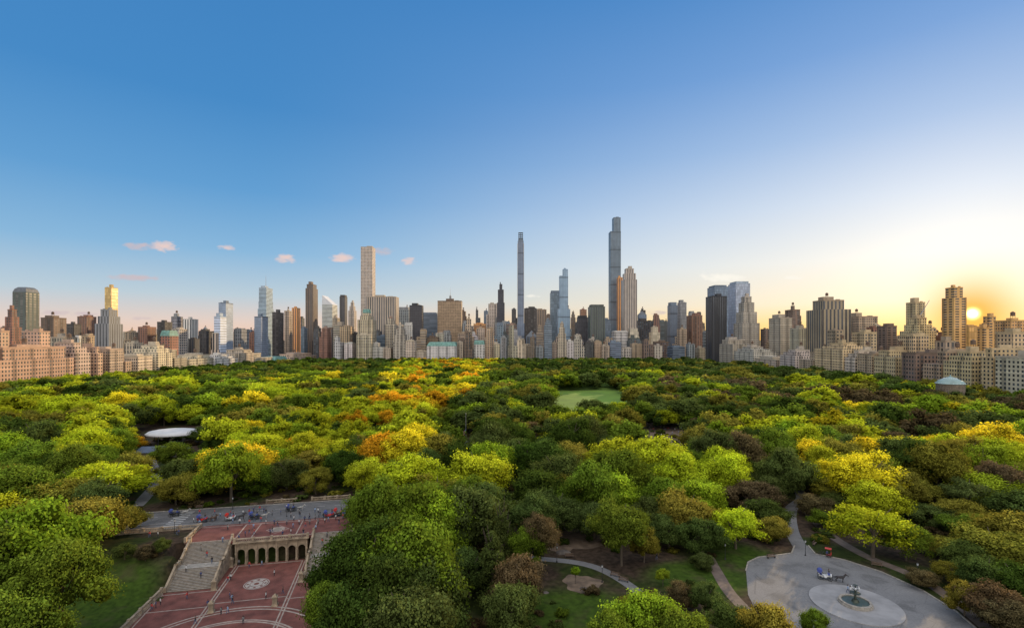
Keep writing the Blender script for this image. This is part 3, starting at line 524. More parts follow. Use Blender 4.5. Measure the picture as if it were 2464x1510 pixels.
# ---------------------------------------------------------------- trees
def leafset(seed,nl,size,nlump,core=True,conif=False,flat=.75,lr0=.17,lr1=.3,lv=.4,bv=.28):
    r=np.random.default_rng(seed)
    V=[];Cc=[]
    cen=[]
    for i in range(nlump):
        if conif:
            h=r.random()**.8; a=r.random()*6.283; rr=(1-h)*.85+.05
            c=np.array([math.cos(a)*rr*.6,math.sin(a)*rr*.6,h*2.6]); lr=.14+.2*(1-h)
        else:
            th=r.random()*6.283; zz=r.uniform(-.62,1); q=math.sqrt(max(0,1-zz*zz)); R_=r.uniform(.5,.82)*(1+.14*math.sin(3*th+seed)+.08*math.sin(5*th+zz*4))
            c=np.array([q*math.cos(th)*R_,q*math.sin(th)*R_,zz*R_*flat+.5]); lr=r.uniform(lr0,lr1)
        cen.append((c,lr,r.uniform(1-bv,1+bv)))
    wts=np.array([l*l for _,l,_ in cen]); wts/=wts.sum()
    for (c,lr,br),wt in zip(cen,wts):
        n=max(3,int(nl*wt)); d=r.normal(size=(n,3)); d/=np.linalg.norm(d,axis=1)[:,None]; d[:,2]=np.where(d[:,2]<-.35,-d[:,2],d[:,2])
        rad=lr*r.uniform(.6,1.22,(n,1))*(1+.25*np.sin(d[:,0:1]*7+seed)*np.cos(d[:,1:2]*6))
        p=c+d*rad*np.array([1,1,.8]); nn=d+r.normal(size=(n,3))*.55+np.array([0,0,.25]); nn/=np.linalg.norm(nn,axis=1)[:,None]
        t1=np.cross(nn,r.normal(size=(n,3))); t1/=np.linalg.norm(t1,axis=1)[:,None]; t2=np.cross(nn,t1)
        s=size*r.uniform(.6,1.3,(n,1)); t1=t1*s; t2=t2*s*.7
        q=np.stack([p-t1,p-t2,p+t1,p+t2],1); V.append(q.reshape(-1,3))
        zshade=1 if conif else np.clip(.48+.58*p[:,2],.4,1.18)  # shade painted into leaf colour: crown darkens towards its base
        cb=br*r.uniform(1-lv,1+lv,n)*np.clip(.82+.35*d[:,2],.45,1.2)*zshade; Cc.append(np.repeat(cb,4))  # undersides of leaf clumps also get painted shade
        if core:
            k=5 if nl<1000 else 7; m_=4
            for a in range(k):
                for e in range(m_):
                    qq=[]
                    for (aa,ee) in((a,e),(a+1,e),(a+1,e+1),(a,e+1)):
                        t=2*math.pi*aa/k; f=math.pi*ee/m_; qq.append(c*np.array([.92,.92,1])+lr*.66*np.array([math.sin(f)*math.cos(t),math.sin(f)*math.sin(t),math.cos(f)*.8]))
                    V.append(np.array(qq[::-1])); Cc.append(np.full(4,br*.35))  # core colour darkened to stand in for shade inside the crown
    return np.concatenate(V),np.concatenate(Cc)
def quadmesh(name,V,col,m):
    n=len(V); me=bpy.data.meshes.new(name); me.vertices.add(n); me.vertices.foreach_set('co',V.astype(np.float32).ravel())
    me.loops.add(n); me.loops.foreach_set('vertex_index',np.arange(n,dtype=np.int32)); me.polygons.add(n//4)
    me.polygons.foreach_set('loop_start',np.arange(0,n,4,dtype=np.int32))
    try: me.polygons.foreach_set('loop_total',np.full(n//4,4,dtype=np.int32))
    except Exception: pass
    at=me.color_attributes.new('Col','FLOAT_COLOR','POINT')
    if col.ndim==1: col=np.stack([col,col,col],1)
    at.data.foreach_set('color',np.concatenate([col,np.ones((n,1))],1).astype(np.float32).ravel())
    me.materials.append(m); me.update(); me.validate(); return me
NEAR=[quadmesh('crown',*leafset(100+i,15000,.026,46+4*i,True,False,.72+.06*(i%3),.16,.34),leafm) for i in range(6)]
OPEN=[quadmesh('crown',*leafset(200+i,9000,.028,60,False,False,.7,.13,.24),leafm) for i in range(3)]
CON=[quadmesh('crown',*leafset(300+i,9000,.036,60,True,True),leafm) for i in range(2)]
TR=[]
for i in range(4):
    b=MB(); rr=random.Random(i); b.tube((0,0,0),(.02,0,.42),.045,.034,8); b.tube((.02,0,.42),(0,.02,.72),.034,.018,7)
    for j in range(7):
        a=j*.9+rr.random(); z=.28+.05*j; e=(math.cos(a)*.36,math.sin(a)*.36,z+.32); mid=(math.cos(a)*.16,math.sin(a)*.16,z+.12)
        b.tube((.01,0,z),mid,.02,.014,5); b.tube(mid,e,.014,.005,5); b.tube(mid,(math.cos(a+.6)*.3,math.sin(a+.6)*.3,z+.22),.009,.003,4)
    TR.append(b.mesh('trunk',[bark]))
COL={'G':(.055,.088,.014),'g':(.125,.18,.018),'L':(.38,.42,.020),'Y':(.62,.51,.022),'O':(.66,.35,.018),'B':(.125,.092,.042),'V':(.22,.20,.028),'P':(.085,.115,.027),'E':(.22,.31,.02)}
CW={'G':'dark green','g':'green','L':'yellow-green','Y':'golden yellow','O':'orange and yellow','B':'brown-tinged','V':'olive green','P':'dull green','E':'bright green'}
tcount=[0]; placed=[]
def tree(x,y,ztop,R,ck,kind='n'):
    z0=gz(x,y)-.1; h=max(4,ztop-z0); i=tcount[0]; tcount[0]+=1
    nm='pine_tree' if kind=='c' else 'broadleaf_tree'
    e=empty(nm,(x,y,z0),random.random()*6.28,label=f'{CW[ck]} {"pine" if kind=="c" else "leafy"} tree {"with conical crown" if kind=="c" else "with full rounded crown" if kind=="n" else "with open spreading crown"} in the park',category='tree',group='park trees')
    k=random.uniform(.85,1.18); c=tuple(v*k*random.uniform(.93,1.07) for v in COL[ck])
    if kind=='c': me=CON[i%2]; sz=h*.92/2.8; zb=h*.08
    else: me=(OPEN if kind=='o' else NEAR)[i%(3 if kind=='o' else 6)]; ch=min(h*.92,R*1.75); sz=ch/1.4; zb=h-1.33*sz
    o=mk('crown',me,e,c); o.location=(0,0,zb); o.scale=(R,R*random.uniform(.88,1.1),sz)
    o=mk('trunk',TR[i%4],e); tw=min(R*1.0,h*.75); o.scale=(tw,tw,(h*1.0) if kind!='c' else h*1.2)
    placed.append((x,y,R))
MT=[(70,1195,98,11,'E'),(-20,1260,92,10,'g'),(150,1290,92,8,'g'),(60,1400,84,8,'g'),(200,1190,130,9,'V'),(265,1096,168,13,'L','o'),(120,1150,150,11,'V'),(40,1165,160,12,'G'),(560,1062,186,13.5,'Y'),(640,1035,215,11,'L'),(480,1130,178,7,'V'),(830,1082,192,9,'G'),(740,1080,200,10,'V'),(720,1050,225,12,'O'),
(440,1100,186,8,'P'),(520,1125,178,7,'V'),(690,1100,184,8,'P'),(610,1115,180,8,'g'),(760,1120,178,6,'V'),(320,1085,190,9,'V'),(415,1060,215,8,'g'),(180,1120,172,10,'g'),(240,1150,150,7,'P'),(350,1330,128,2.5,'B'),(390,1320,131,2.5,'P'),(300,1320,128,3,'P'),(300,1215,142,6,'V'),(235,1240,136,6,'g'),
(880,1250,98,9,'G'),(985,1255,96,10,'g'),(800,1330,97,6,'G'),(930,1330,88,9,'G'),(1040,1330,92,8,'P'),(860,1400,82,8,'G'),(980,1400,80,8,'P'),(790,1400,88,5,'g'),(930,1140,128,9,'g'),(1010,1160,124,10,'g'),(985,1090,158,12,'L'),(900,1180,150,9,'g'),(1150,1078,168,11,'L'),(1060,1045,205,10,'V'),(1130,1140,140,9,'g'),(1090,1200,128,8,'P'),(1240,1050,205,11,'P'),(1300,1120,160,9,'G'),(1210,1200,118,5,'P','c'),(1185,1270,104,5.5,'P','c'),(1250,1330,100,6,'B'),(1290,1180,125,6,'P'),(1230,1400,90,5.5,'P'),(1130,1320,108,6,'P'),(1340,1180,140,8,'P'),(1370,1140,165,9,'V'),(1300,1230,118,5,'B'),(1270,1265,116,5,'g'),
(1425,1105,148,9,'g'),(1475,1125,152,9,'E'),(1495,1200,122,6.5,'g'),(1490,1052,188,13,'L'),(1580,1045,185,13,'L'),(1630,1085,170,10,'L'),(1370,1060,200,10,'V'),(1340,1085,175,10,'P'),(1650,1180,138,8,'V'),(1600,1150,150,8,'g'),(1690,1240,128,6,'P'),(1560,1190,145,7,'P'),(1430,1205,138,7,'P'),(1610,1240,132,6,'P'),(1550,1270,124,4,'V'),(1770,1205,132,7.5,'L','o'),(1810,1150,160,9,'B'),(1840,1200,145,7,'P'),(1860,1240,136,5,'V'),(1760,1110,190,10,'P'),(1700,1060,215,9,'g'),(1720,1040,235,9,'g'),(1930,1108,185,9,'L'),(1850,1095,195,9,'V'),(2100,1200,127,10,'L','o'),(2180,1240,125,6,'g','o'),(2155,1048,212,14,'Y'),(2090,1108,188,11,'L'),(2285,1108,182,11,'L'),(2400,1015,208,12,'Y'),(2440,1060,195,9,'L'),(2400,1145,158,12,'E'),(2390,1265,120,9,'V'),(2330,1300,118,6,'P'),(2460,1350,102,7,'G'),(2400,1400,96,6,'B'),(2320,1395,100,3.5,'V'),(2220,1370,112,3.5,'B'),(2030,1190,160,8,'P'),(2000,1150,175,8,'V'),(2240,1210,150,8,'P'),(2200,1150,168,8,'V'),(2310,1200,150,8,'V'),(1965,1190,155,6,'B'),(1990,1225,146,5,'g'),(2450,1230,128,8,'V'),(2270,1290,128,6,'V'),(2350,1240,135,8,'g'),(2440,1440,92,6,'B'),(2380,1340,106,6,'P'),(2290,1350,113,4,'V'),(2460,1180,145,9,'P'),
(1560,1412,86,7.5,'E'),(1640,1460,80,6,'g'),(1470,1470,79,5,'g'),(1840,1440,86,5,'V'),(1760,1440,90,4,'P'),(1960,1465,84,2.4,'g'),(1595,1375,112,1.6,'E'),(1385,1395,113,1.2,'E'),(1690,1330,120,3,'P'),(1640,1400,102,3.5,'B'),(1700,1400,100,3.5,'P'),
(100,950,330,12,'L'),(160,945,315,13,'L'),(205,965,300,10,'L'),(60,985,300,11,'V'),(300,938,340,12,'Y'),(360,945,335,12,'L'),(395,955,320,9,'L'),(240,985,290,9,'g'),(120,1060,235,12,'V'),(560,925,400,12,'L'),(620,920,390,13,'L'),(680,925,380,13,'L'),(730,935,390,11,'L'),(752,975,300,9,'g'),(600,1008,262,10,'Y'),(540,1025,250,8,'G'),(490,1018,262,7,'P'),(660,990,300,9,'E'),(825,1015,275,7,'O'),(315,1045,245,6,'O'),(930,985,300,7,'O'),(1410,1008,290,9,'g'),(950,1040,230,9,'Y'),(890,1030,235,9,'L'),(860,1045,225,7,'V'),(1275,1012,270,8,'B'),(1330,1040,240,9,'L'),(1225,955,340,8,'L'),(1545,928,470,11,'V'),(1120,1100,220,8,'V')]
for m_ in MT:
    px,yt,d,R,ck=m_[:5]; kind=m_[5] if len(m_)>5 else 'n'
    x=(px-F)/F*d; tree(x,d,CAM-(yt-HZ)*d/F,R*(1.08 if R>6 and d>115 else 1),ck,kind)
keep=[(205,1212,870,1600),(1345,934,1490,958),(1570,1028,1640,1046),(1790,1290,2330,1600),(362,1022,466,1045),(1892,1240,1930,1300),(1110,1035,1130,1055),(350,1072,430,1092),(200,1290,450,1600),(358,1145,382,1175)]
def colat(X_,Y_,px,py,r):
    n_=mn.noise(Vector((X_/45,Y_/60,3.1)))+r.uniform(-.3,.3)
    band=abs(px-(1000-(py-930)*1.1))<120 and py<1080
    if band: return r.choice('YOYLOL') if n_>-.02 else r.choice('LgVGLY') if n_>-.22 else r.choice('gGVL')
    if px<870:
        if py<885: return r.choice('GGGggPV')
        return r.choice('LLYLE') if n_>.2 else r.choice('gVLEg') if n_>-.05 else r.choice('GgPgVG')
    if px<1600:
        if py<885: return r.choice('GGGPgV')
        return r.choice('LVgLE') if n_>.25 else r.choice('gVPEg') if n_>0 else r.choice('GPGgP')
    if py<895: return r.choice('GGPPV')
    if px<1900: return r.choice('VgLE') if n_>.18 else r.choice('PBVGPg')  # browner mix on this side: autumn colour plus backlight put into the leaves
    return r.choice('LLYVE') if n_>.05 else r.choice('VPgVL') if n_>-.15 else r.choice('BPPG')
cand=[]; R_=random.Random(5)
y=125.0
while y<1138:
    sp=11 if y<240 else 14.5 if y<600 else 17
    x=-458.0
    while x<404:
        X_=x+R_.uniform(-.42,.42)*sp; Y_=y+R_.uniform(-.42,.42)*sp; x+=sp
        if abs(X_)>Y_*1.06+12: continue
        u_=R_.random(); R=6+5*u_ if Y_<240 else 6+9*u_; zt=6+8+R_.uniform(0,6)+7.5*u_ if Y_<900 else 6+R_.uniform(9,16)
        px=F+X_/Y_*F; py=HZ+(CAM-zt)/Y_*F; pb=HZ+(CAM-6)/Y_*F; pr=R/Y_*F
        if px<-60 or px>2530: continue
        a,b_=ab(X_,Y_)
        if -60<a<38 and -62<b_<35: continue
        if Y_<150 and (px>1200): continue
        if any(px+pr*.8>k0 and px-pr*.8<k2 and py<k3 and pb-(pb-py)*.15>k1 for k0,k1,k2,k3 in keep): continue
        if 150<=Y_<420 and any((X_-q[0])**2+(Y_-q[1])**2<(.5*(R+q[2]))**2 for q in placed): continue
        cand.append((Y_,X_,zt,R,colat(X_,Y_,px,py,R_)))
    y+=sp
cand.sort()
nn=300-len(MT)
for Y_,X_,zt,R,ck in cand[:nn]: tree(X_,Y_,zt,R*1.08,ck,'o' if R_.random()<.1 else 'n')
far=cand[nn:]
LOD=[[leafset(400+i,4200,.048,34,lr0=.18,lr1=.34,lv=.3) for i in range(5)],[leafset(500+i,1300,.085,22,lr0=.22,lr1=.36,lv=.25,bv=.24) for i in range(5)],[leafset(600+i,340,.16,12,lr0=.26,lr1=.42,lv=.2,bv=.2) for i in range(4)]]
VV=[];CC=[]
def stamp(T_,X_,Y_,zb,R,sz,col_):
    V,c=T_; a=R_.random()*6.28; ca_,sa=math.cos(a),math.sin(a)
    v=np.empty_like(V); v[:,0]=(V[:,0]*ca_-V[:,1]*sa)*R+X_; v[:,1]=(V[:,0]*sa+V[:,1]*ca_)*R+Y_; v[:,2]=V[:,2]*sz+zb
    VV.append(v); CC.append(c[:,None]*col_[None,:])
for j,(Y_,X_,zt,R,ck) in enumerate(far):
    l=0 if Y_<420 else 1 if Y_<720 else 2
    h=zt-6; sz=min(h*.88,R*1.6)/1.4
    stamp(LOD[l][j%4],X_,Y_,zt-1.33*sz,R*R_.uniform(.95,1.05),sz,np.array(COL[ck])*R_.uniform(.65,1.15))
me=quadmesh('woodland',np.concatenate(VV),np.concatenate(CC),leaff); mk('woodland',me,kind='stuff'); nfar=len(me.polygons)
VV=[];CC=[]; n_=0
while n_<2100:
    Y_=R_.uniform(84,300); X_=R_.uniform(-1,1)*Y_*1.05; px=F+X_/Y_*F; py=HZ+54/Y_*F; a,b_=ab(X_,Y_)
    if -62<a<38 and -62<b_<33: continue
    if any(k0-8<px<k2+8 and k1-8<py<k3+8 for k0,k1,k2,k3 in [(1785,1318,2350,1600),(1885,1190,1945,1340),(1190,1335,1620,1420),(1330,1385,1480,1420),(345,1100,390,1240)]): continue
    if px>1900 and abs((py-1222)-(px-1935)*.62)<22 : continue
    if 1300<px<1800 and py>1340 and R_.random()<.7: n_+=1; continue
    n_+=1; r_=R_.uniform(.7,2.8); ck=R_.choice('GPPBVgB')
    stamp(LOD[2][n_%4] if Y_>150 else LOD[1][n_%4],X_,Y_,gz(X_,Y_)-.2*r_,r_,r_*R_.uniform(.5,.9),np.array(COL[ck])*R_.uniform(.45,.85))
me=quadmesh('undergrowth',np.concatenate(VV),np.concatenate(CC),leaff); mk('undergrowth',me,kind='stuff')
print('far trees',len(far),'faces',nfar,'near',tcount[0],'bld',cnt[0],'lastnear',cand[nn][0])
# ---------------------------------------------------------------- skinned figures
def skin(name,verts,edges,radii,sub=1):
    me=bpy.data.meshes.new(name); me.from_pydata(verts,edges,[]); o=bpy.data.objects.new(name,me); C.objects.link(o)
    md=o.modifiers.new('s','SKIN'); md.use_smooth_shade=True
    for i,r in enumerate(radii):
        sv=me.skin_vertices[0].data[i]; sv.radius=(r,r) if not isinstance(r,tuple) else r; sv.use_root=(i==0)
    m2=o.modifiers.new('u','SUBSURF'); m2.levels=sub; m2.render_levels=sub
    dg=bpy.context.evaluated_depsgraph_get(); dg.update(); out=bpy.data.meshes.new_from_object(o.evaluated_get(dg)); out.name=name
    bpy.data.objects.remove(o); return out
skinm=mat('skin_tone',(.45,.28,.2),.6,0,.1,3); hairm=mat('dark_hair',(.04,.025,.02),.8,0,.2,4)
def person_mesh(walk,shirt,trs,i):
    s=.28*walk
    v=[(0,0,.95),(0,0,1.18),(0,0,1.38),(0,0,1.5),(0,.01,1.6),(0,.015,1.7),
       (-.17,0,1.4),(-.24,.05*walk,1.14),(-.24,.22*walk+.04,.92),(-.24,.26*walk+.05,.84),(.17,0,1.4),(.24,-.03*walk,1.14),(.24,-.12*walk+.04,.9),(.24,-.14*walk+.05,.82),
       (-.09,0,.9),(-.1,-s*.4,.5),(-.1,-s,.09),(-.1,-s+.14,.04),(.09,0,.9),(.1,s*.6,.5),(.1,s,.09),(.1,s+.14,.04)]
    e=[(0,1),(1,2),(2,3),(3,4),(4,5),(2,6),(6,7),(7,8),(8,9),(2,10),(10,11),(11,12),(12,13),(0,14),(14,15),(15,16),(16,17),(0,18),(18,19),(19,20),(20,21)]
    r=[.14,.13,.15,.06,.1,.09,.07,.05,.04,.04,.07,.05,.04,.04,.1,.07,.05,.045,.1,.07,.05,.045]
    me=skin('body',v,e,r)
    for m in(skinm,shirt,trs,black): me.materials.append(m)
    for p in me.polygons:
        c=p.center; z=c.z
        p.material_index=3 if z<.08 else 2 if z<.98 and abs(c.x)<.19 else 1 if z<1.47 and z>.93 else 0
    return me
pc=[('white',(.6,.6,.58)),('red',(.45,.05,.04)),('dark blue',(.04,.06,.16)),('black',(.02,.02,.022)),('grey',(.2,.2,.2)),('pale blue',(.25,.35,.5))]
trm=[mat('dark_trousers',(.03,.03,.04),.8),mat('denim',(.06,.09,.16),.8)]
hb=MB(); hb.cyl(0,0,1.64,1.74,.115,.1,10); hb.cyl(0,0,1.74,1.79,.1,.03,10); hb.cyl(0,-.05,1.53,1.66,.09,.1,8); hairme=hb.mesh('hair',[hairm])
PM=[]
for i,(nm,c) in enumerate(pc): PM.append((nm,person_mesh(i%2,mat(nm.replace(' ','_')+'_cloth',c,.8),trm[i%2],i),i%2))
def person(x,y,z,i,rot):
    nm,me,wk=PM[i%6]
    e=mk('person',me,loc=(x,y,z),rot=rot,label=f'person in {nm} top and dark trousers {"walking" if wk else "standing"} outdoors',category='person',group='park visitors')
    h=mk('hair',hairme,e); return e
pl=[(555,1395,0),(548,1400,0),(553,1440,0),(560,1452,0),(532,1478,0),(548,1475,0),(386,1455,0),(365,1468,0),(375,1462,0),(681,1428,0),(575,1360,0),(630,1362,0),(660,1385,0),(450,1440,0),(500,1460,0),(470,1500,0),(585,1500,0),(558,1446,0),(640,1440,0),(600,1365,0)]
pu=[(660,1262),(668,1266),(690,1262),(705,1270),(720,1262),(735,1268),(650,1285),(655,1280),(745,1262),(610,1272),(640,1262),(600,1262),(590,1290),(730,1285),(765,1262),(560,1258),(380,1290),(360,1290),(430,1285),(745,1250),(700,1245),(840,1245),(850,1240),(825,1248),(680,1290),(510,1252),(520,1250),(530,1244),(585,1238),(600,1236),(635,1232),(640,1236),(655,1240),(800,1238),(808,1250),(858,1238),(865,1240),(770,1240),(720,1236),(480,1262),(466,1256),(625,1228),(430,1240),(425,1285),(340,1255),(760,1275),(700,1285),(612,1285),(575,1300),(600,1284),(548,1275),(790,1255),(782,1258)]+[(random.uniform(480,860),random.uniform(1228,1262)) for _ in range(24)]
k=0
for px,py,z in pl: x,y=P(px,py,z); person(x,y,.022,k,random.random()*6.28); k+=1
for px,py in pu: x,y=P(px,py,6.2); a,b_=ab(x,y); person(x,y,6.21 if 0.3<b_<14 and -13<a<31 else (6.11 if b_>14 else gz(x,y)+.02),k,random.random()*6.28); k+=1
def stz(b_): return 0 if b_<-12.8 else 3.0*(b_+12.8)/6.0 if b_<-6.8 else 3 if b_<-4.2 else 3+3.2*(b_+4.2)/6.2
for a,b_ in [(-6,-3),(-5,-10),(-4,-5.5),(-8,-1),(-3.5,1),(-9,-8),(22,-2),(24,-8),(21,-11),(23,0)]: x,y=wab(a,b_); person(x,y,stz(b_)+.2,k,random.random()*6.28); k+=1
for px,py in [(2040,1425),(2046,1428),(2240,1415),(1990,1338),(1580,1345),(2236,1412)]: x,y=P(px,py,6.2); person(x,y,6.06 if px!=2040 and px!=2046 else 6.2,k,random.random()*6); k+=1
for i in range(34):
    px,py=random.uniform(1548,1665),random.uniform(1018,1050); x,y=P(px,py); person(x,y,6,k,random.random()*6); k+=1
def horse_mesh(step):
    v=[(0,-.55,1.15),(0,0,1.12),(0,.5,1.15),(0,.85,1.5),(0,1.1,1.85),(0,1.35,1.72),(0,1.58,1.5),
       (-.16,.5,.95),(-.17,.5+.1*step,.55),(-.17,.48-.05*step,.12),(-.17,.54,.05),(.16,.5,.95),(.17,.46,.55),(.17,.5,.12),(.17,.56,.05),
       (-.17,-.6,.95),(-.18,-.45,.72),(-.18,-.75,.48),(-.18,-.68,.1),(-.18,-.62,.05),(.17,-.6,.95),(.18,-.5,.72),(.18,-.8-.1*step,.48),(.18,-.75-.1*step,.1),(.18,-.69-.1*step,.05),
       (0,-.85,1.2),(0,-.98,.9),(0,-1.0,.55),(-.07,1.1,2.0),(.07,1.1,2.0)]
    e=[(0,1),(1,2),(2,3),(3,4),(4,5),(5,6),(2,7),(7,8),(8,9),(9,10),(2,11),(11,12),(12,13),(13,14),(0,15),(15,16),(16,17),(17,18),(18,19),(0,20),(20,21),(21,22),(22,23),(23,24),(0,25),(25,26),(26,27),(4,28),(4,29)]
    r=[.3,.29,.29,.17,.13,.11,.08,.13,.07,.05,.06,.13,.07,.05,.06,.16,.11,.06,.05,.06,.16,.11,.06,.05,.06,.05,.07,.03,.03,.03]
    return skin('body',v,e,r)
HM=[]
for c,nm in(((.09,.045,.025),'brown'),((.03,.025,.025),'dark'),((.35,.33,.3),'grey')):
    me=horse_mesh(1); me.materials.append(mat(nm+'_horse_hair',c,.6)); HM.append((nm,me))
mane=MB(); mane.beam((0,.62,1.45),(0,1.05,1.95),.06,.16); maneme=mane.mesh('mane',[hairm])
har=MB(); har.beam((-.3,.55,1.0),(-.3,-1.6,.9),.05,.06); har.beam((.3,.55,1.0),(.3,-1.6,.9),.05,.06); har.box(0,.35,1.38,1.45,.5,.12); harme=har.mesh('harness',[black])
def horse(x,y,z,i,rot):
    nm,me=HM[i%3]; e=mk('horse',me,loc=(x,y,z),rot=rot,label=f'{nm} carriage horse standing in harness on the pavement',category='horse',group='carriage horses')
    mk('mane',maneme,e); mk('harness',harme,e)
def wheelmesh(r):
    b=MB(); n=18
    for i in range(n):
        t0,t1=2*math.pi*i/n,2*math.pi*(i+1)/n; b.tube((0,r*math.cos(t0),r*math.sin(t0)),(0,r*math.cos(t1),r*math.sin(t1)),.045,.045,5)
    for i in range(10):
        t=2*math.pi*i/10; b.tube((0,0,0),(0,r*math.cos(t),r*math.sin(t)),.025,.02,4)
    b.tube((-.1,0,0),(.1,0,0),.09,.09,8); return b.mesh('wheel',[black])
wr,wf=wheelmesh(.62),wheelmesh(.48)
def carriage(x,y,z,rot,bm,cm,lab):
    e=empty('horse_carriage',(x,y,z),rot,label=lab,category='carriage',group='horse carriages')
    b=MB(); prof=[(-1.25,1.25),(-1.2,.75),(-.6,.55),(.25,.55),(.45,.8),(.75,.85),(1.15,.75),(1.3,1.15),(1.05,1.2),(.95,1.0),(.35,1.05),(.2,.85),(-.55,.85),(-.95,1.0),(-1.1,1.3)]
    n=len(prof); b.add([(sx_*.62,yy,zz) for sx_ in(-1,1) for yy,zz in prof],[tuple(range(n)),tuple(range(2*n-1,n-1,-1))]+[(i,n+i,n+(i+1)%n,(i+1)%n) for i in range(n)])
    b.obj('body',[bm],e)
    b=MB(); b.box(0,-.85,1.0,1.15,1.1,.5); b.box(0,-1.15,1.15,1.65,1.1,.15); b.box(0,.75,1.25,1.4,1.1,.45); b.obj('seat',[cm],e)
    b=MB()
    for i in range(6):
        t0,t1=math.radians(20+i*22),math.radians(20+(i+1)*22); p0=(-1.0-.75*math.cos(t0)*.8,1.45+.75*math.sin(t0)); p1=(-1.0-.75*math.cos(t1)*.8,1.45+.75*math.sin(t1))
        b.add([(-.62,p0[0],p0[1]),(.62,p0[0],p0[1]),(.62,p1[0],p1[1]),(-.62,p1[0],p1[1]),(-.62,-1.05,1.4),(.62,-1.05,1.4)],[(0,1,2,3),(0,3,4),(1,5,2)])
    b.obj('hood',[cm],e)
    for sx_ in(-1,1):
        mk('wheel',wr,e,loc=(sx_*.74,-.85,.66)); mk('wheel',wf,e,loc=(sx_*.7,.95,.52))
    b=MB(); b.tube((-.7,-.85,.66),(.7,-.85,.66),.05,.05); b.tube((-.7,.95,.52),(.7,.95,.52),.05,.05); b.tube((-.3,1.1,.7),(-.3,3.2,.95),.04,.03); b.tube((.3,1.1,.7),(.3,3.2,.95),.04,.03); b.obj('shaft',[black],e)
    return e
def rig(px,py,ang,i,z=6.115,zz=6.2,bm=None,cm=None,lab=None):
    x,y=P(px,py,zz); f=(-math.sin(ang),math.cos(ang)); carriage(x,y,z,ang,bm or [redp,white,black][i%3],cm or [bluep,redp,bluep][i%3],lab or ['red horse carriage with navy folded hood on the road','white horse carriage with red seats on the road','black horse carriage with navy hood on the road'][i%3])
    horse(x+f[0]*2.9,y+f[1]*2.9,z,i,ang); 
    person(x+f[0]*.75-.0,y+f[1]*.75,z+.75,3,ang)
for i,(px,py) in enumerate([(487,1254),(555,1250),(612,1247),(792,1243),(815,1238),(838,1243),(700,1228),(420,1240)]): rig(px,py,TA-math.pi/2+(.1 if i%2 else -.05),i if i<6 else 2)
rig(1985,1392,math.radians(-118),1,6.05,6.05,white,bluep,'white horse carriage with navy folded hood beside fountain')
lb=MB(); lb.cyl(0,0,0,.35,.22,.14,8); lb.cyl(0,0,.35,3.2,.07,.05,8); lb.cyl(0,0,3.2,3.3,.16,.16,8); lpost=lb.mesh('post',[black])
lb=MB(); lb.cyl(0,0,3.3,3.75,.13,.22,8); ll=lb.mesh('lantern',[MATS['frosted_glass']]); lb=MB(); lb.cyl(0,0,3.75,3.95,.24,.04,8); lc=lb.mesh('lantern_cap',[black])
for px,py in[(1449,1400),(1938,1336),(690,1243),(420,1283),(1745,1345),(2208,1395),(560,1225),(330,1243),(1340,1352)]:
    x,y=P(px,py); e=empty('street_lamp',(x,y,gz(x,y)+.02),label='black park lamp post with small lantern beside path',category='street lamp',group='park lamp posts')
    mk('post',lpost,e); mk('lantern',ll,e); mk('lantern_cap',lc,e)
bb_=MB(); [bb_.box(0,-.2+.13*i,.42,.46,2.2,.1) for i in range(4)]; bseat=bb_.mesh('seat',[woodm]); bb_=MB(); [bb_.box(0,.27,.55+.14*i,.65+.14*i,2.2,.04) for i in range(3)]; bback=bb_.mesh('backrest',[woodm])
bb_=MB(); bb_.box(0,0,0,.42,.08,.45); bb_.box(0,.22,.42,.95,.08,.06); bleg=bb_.mesh('leg',[black])
for px,py,r_ in[(1856,1342,.2),(1500,1398,-.5),(1480,1386,-.5),(1370,1340,0),(360,1180,1.2),(610,1216,TA),(650,1213,TA),(480,1222,TA),(1960,1310,.8),(2110,1362,-.5)]:
    x,y=P(px,py); e=empty('park_bench',(x,y,6.03),r_,label='wooden slatted park bench beside path',category='bench',group='park benches'); mk('seat',bseat,e); mk('backrest',bback,e); mk('leg',bleg,e,loc=(-.95,0,0)); mk('leg',bleg,e,loc=(.95,0,0))
x,y=P(1990,1338); e=empty('pedicab',(x,y,6.04),1.0,label='red three-wheeled pedicab with canopy on the path',category='pedicab')
b=MB(); b.box(0,-.3,.45,.6,1.1,1.0); b.box(0,-.85,.6,1.3,1.1,.15); b.obj('body',[redp],e)
b=MB(); b.beam((-.5,-.9,1.9),(-.5,.4,2.0),.04,.04); b.box(0,-.25,2.0,2.06,1.2,1.4); b.obj('canopy',[redp],e)
for p_ in((-.62,-.4),(.62,-.4),(0,1.4)): mk('wheel',wf,e,loc=(p_[0],p_[1],.52))
b=MB(); b.tube((0,.2,.6),(0,1.1,1.0),.04,.04); b.tube((0,1.4,.5),(0,1.15,1.2),.04,.04); b.tube((-.3,1.1,1.2),(.3,1.1,1.2),.03,.03); b.box(0,.75,.95,1.02,.2,.3)
for s_ in(-.5,.5): b.tube((s_,-.85,1.2),(s_,-.85,2.0),.03,.03)
b.obj('frame',[black],e)
x,y=P(418,1066); e=empty('marquee_tent',(x,y,6),.1,label='large white domed event tent on dark poles',category='tent')
b=MB(); n=28
vs=[]
for j in range(7):
    q=j/6
    for i in range(n):
        t=2*math.pi*i/n; rr=math.cos(q*math.pi/2)**.8; sc=1+.02*math.cos(t*14); vs.append((13*rr*math.cos(t)*sc,9*rr*math.sin(t)*sc,5.4+2.0*math.sin(q*math.pi/2)))
fs=[(j*n+i,j*n+(i+1)%n,(j+1)*n+(i+1)%n,(j+1)*n+i) for j in range(6) for i in range(n)]
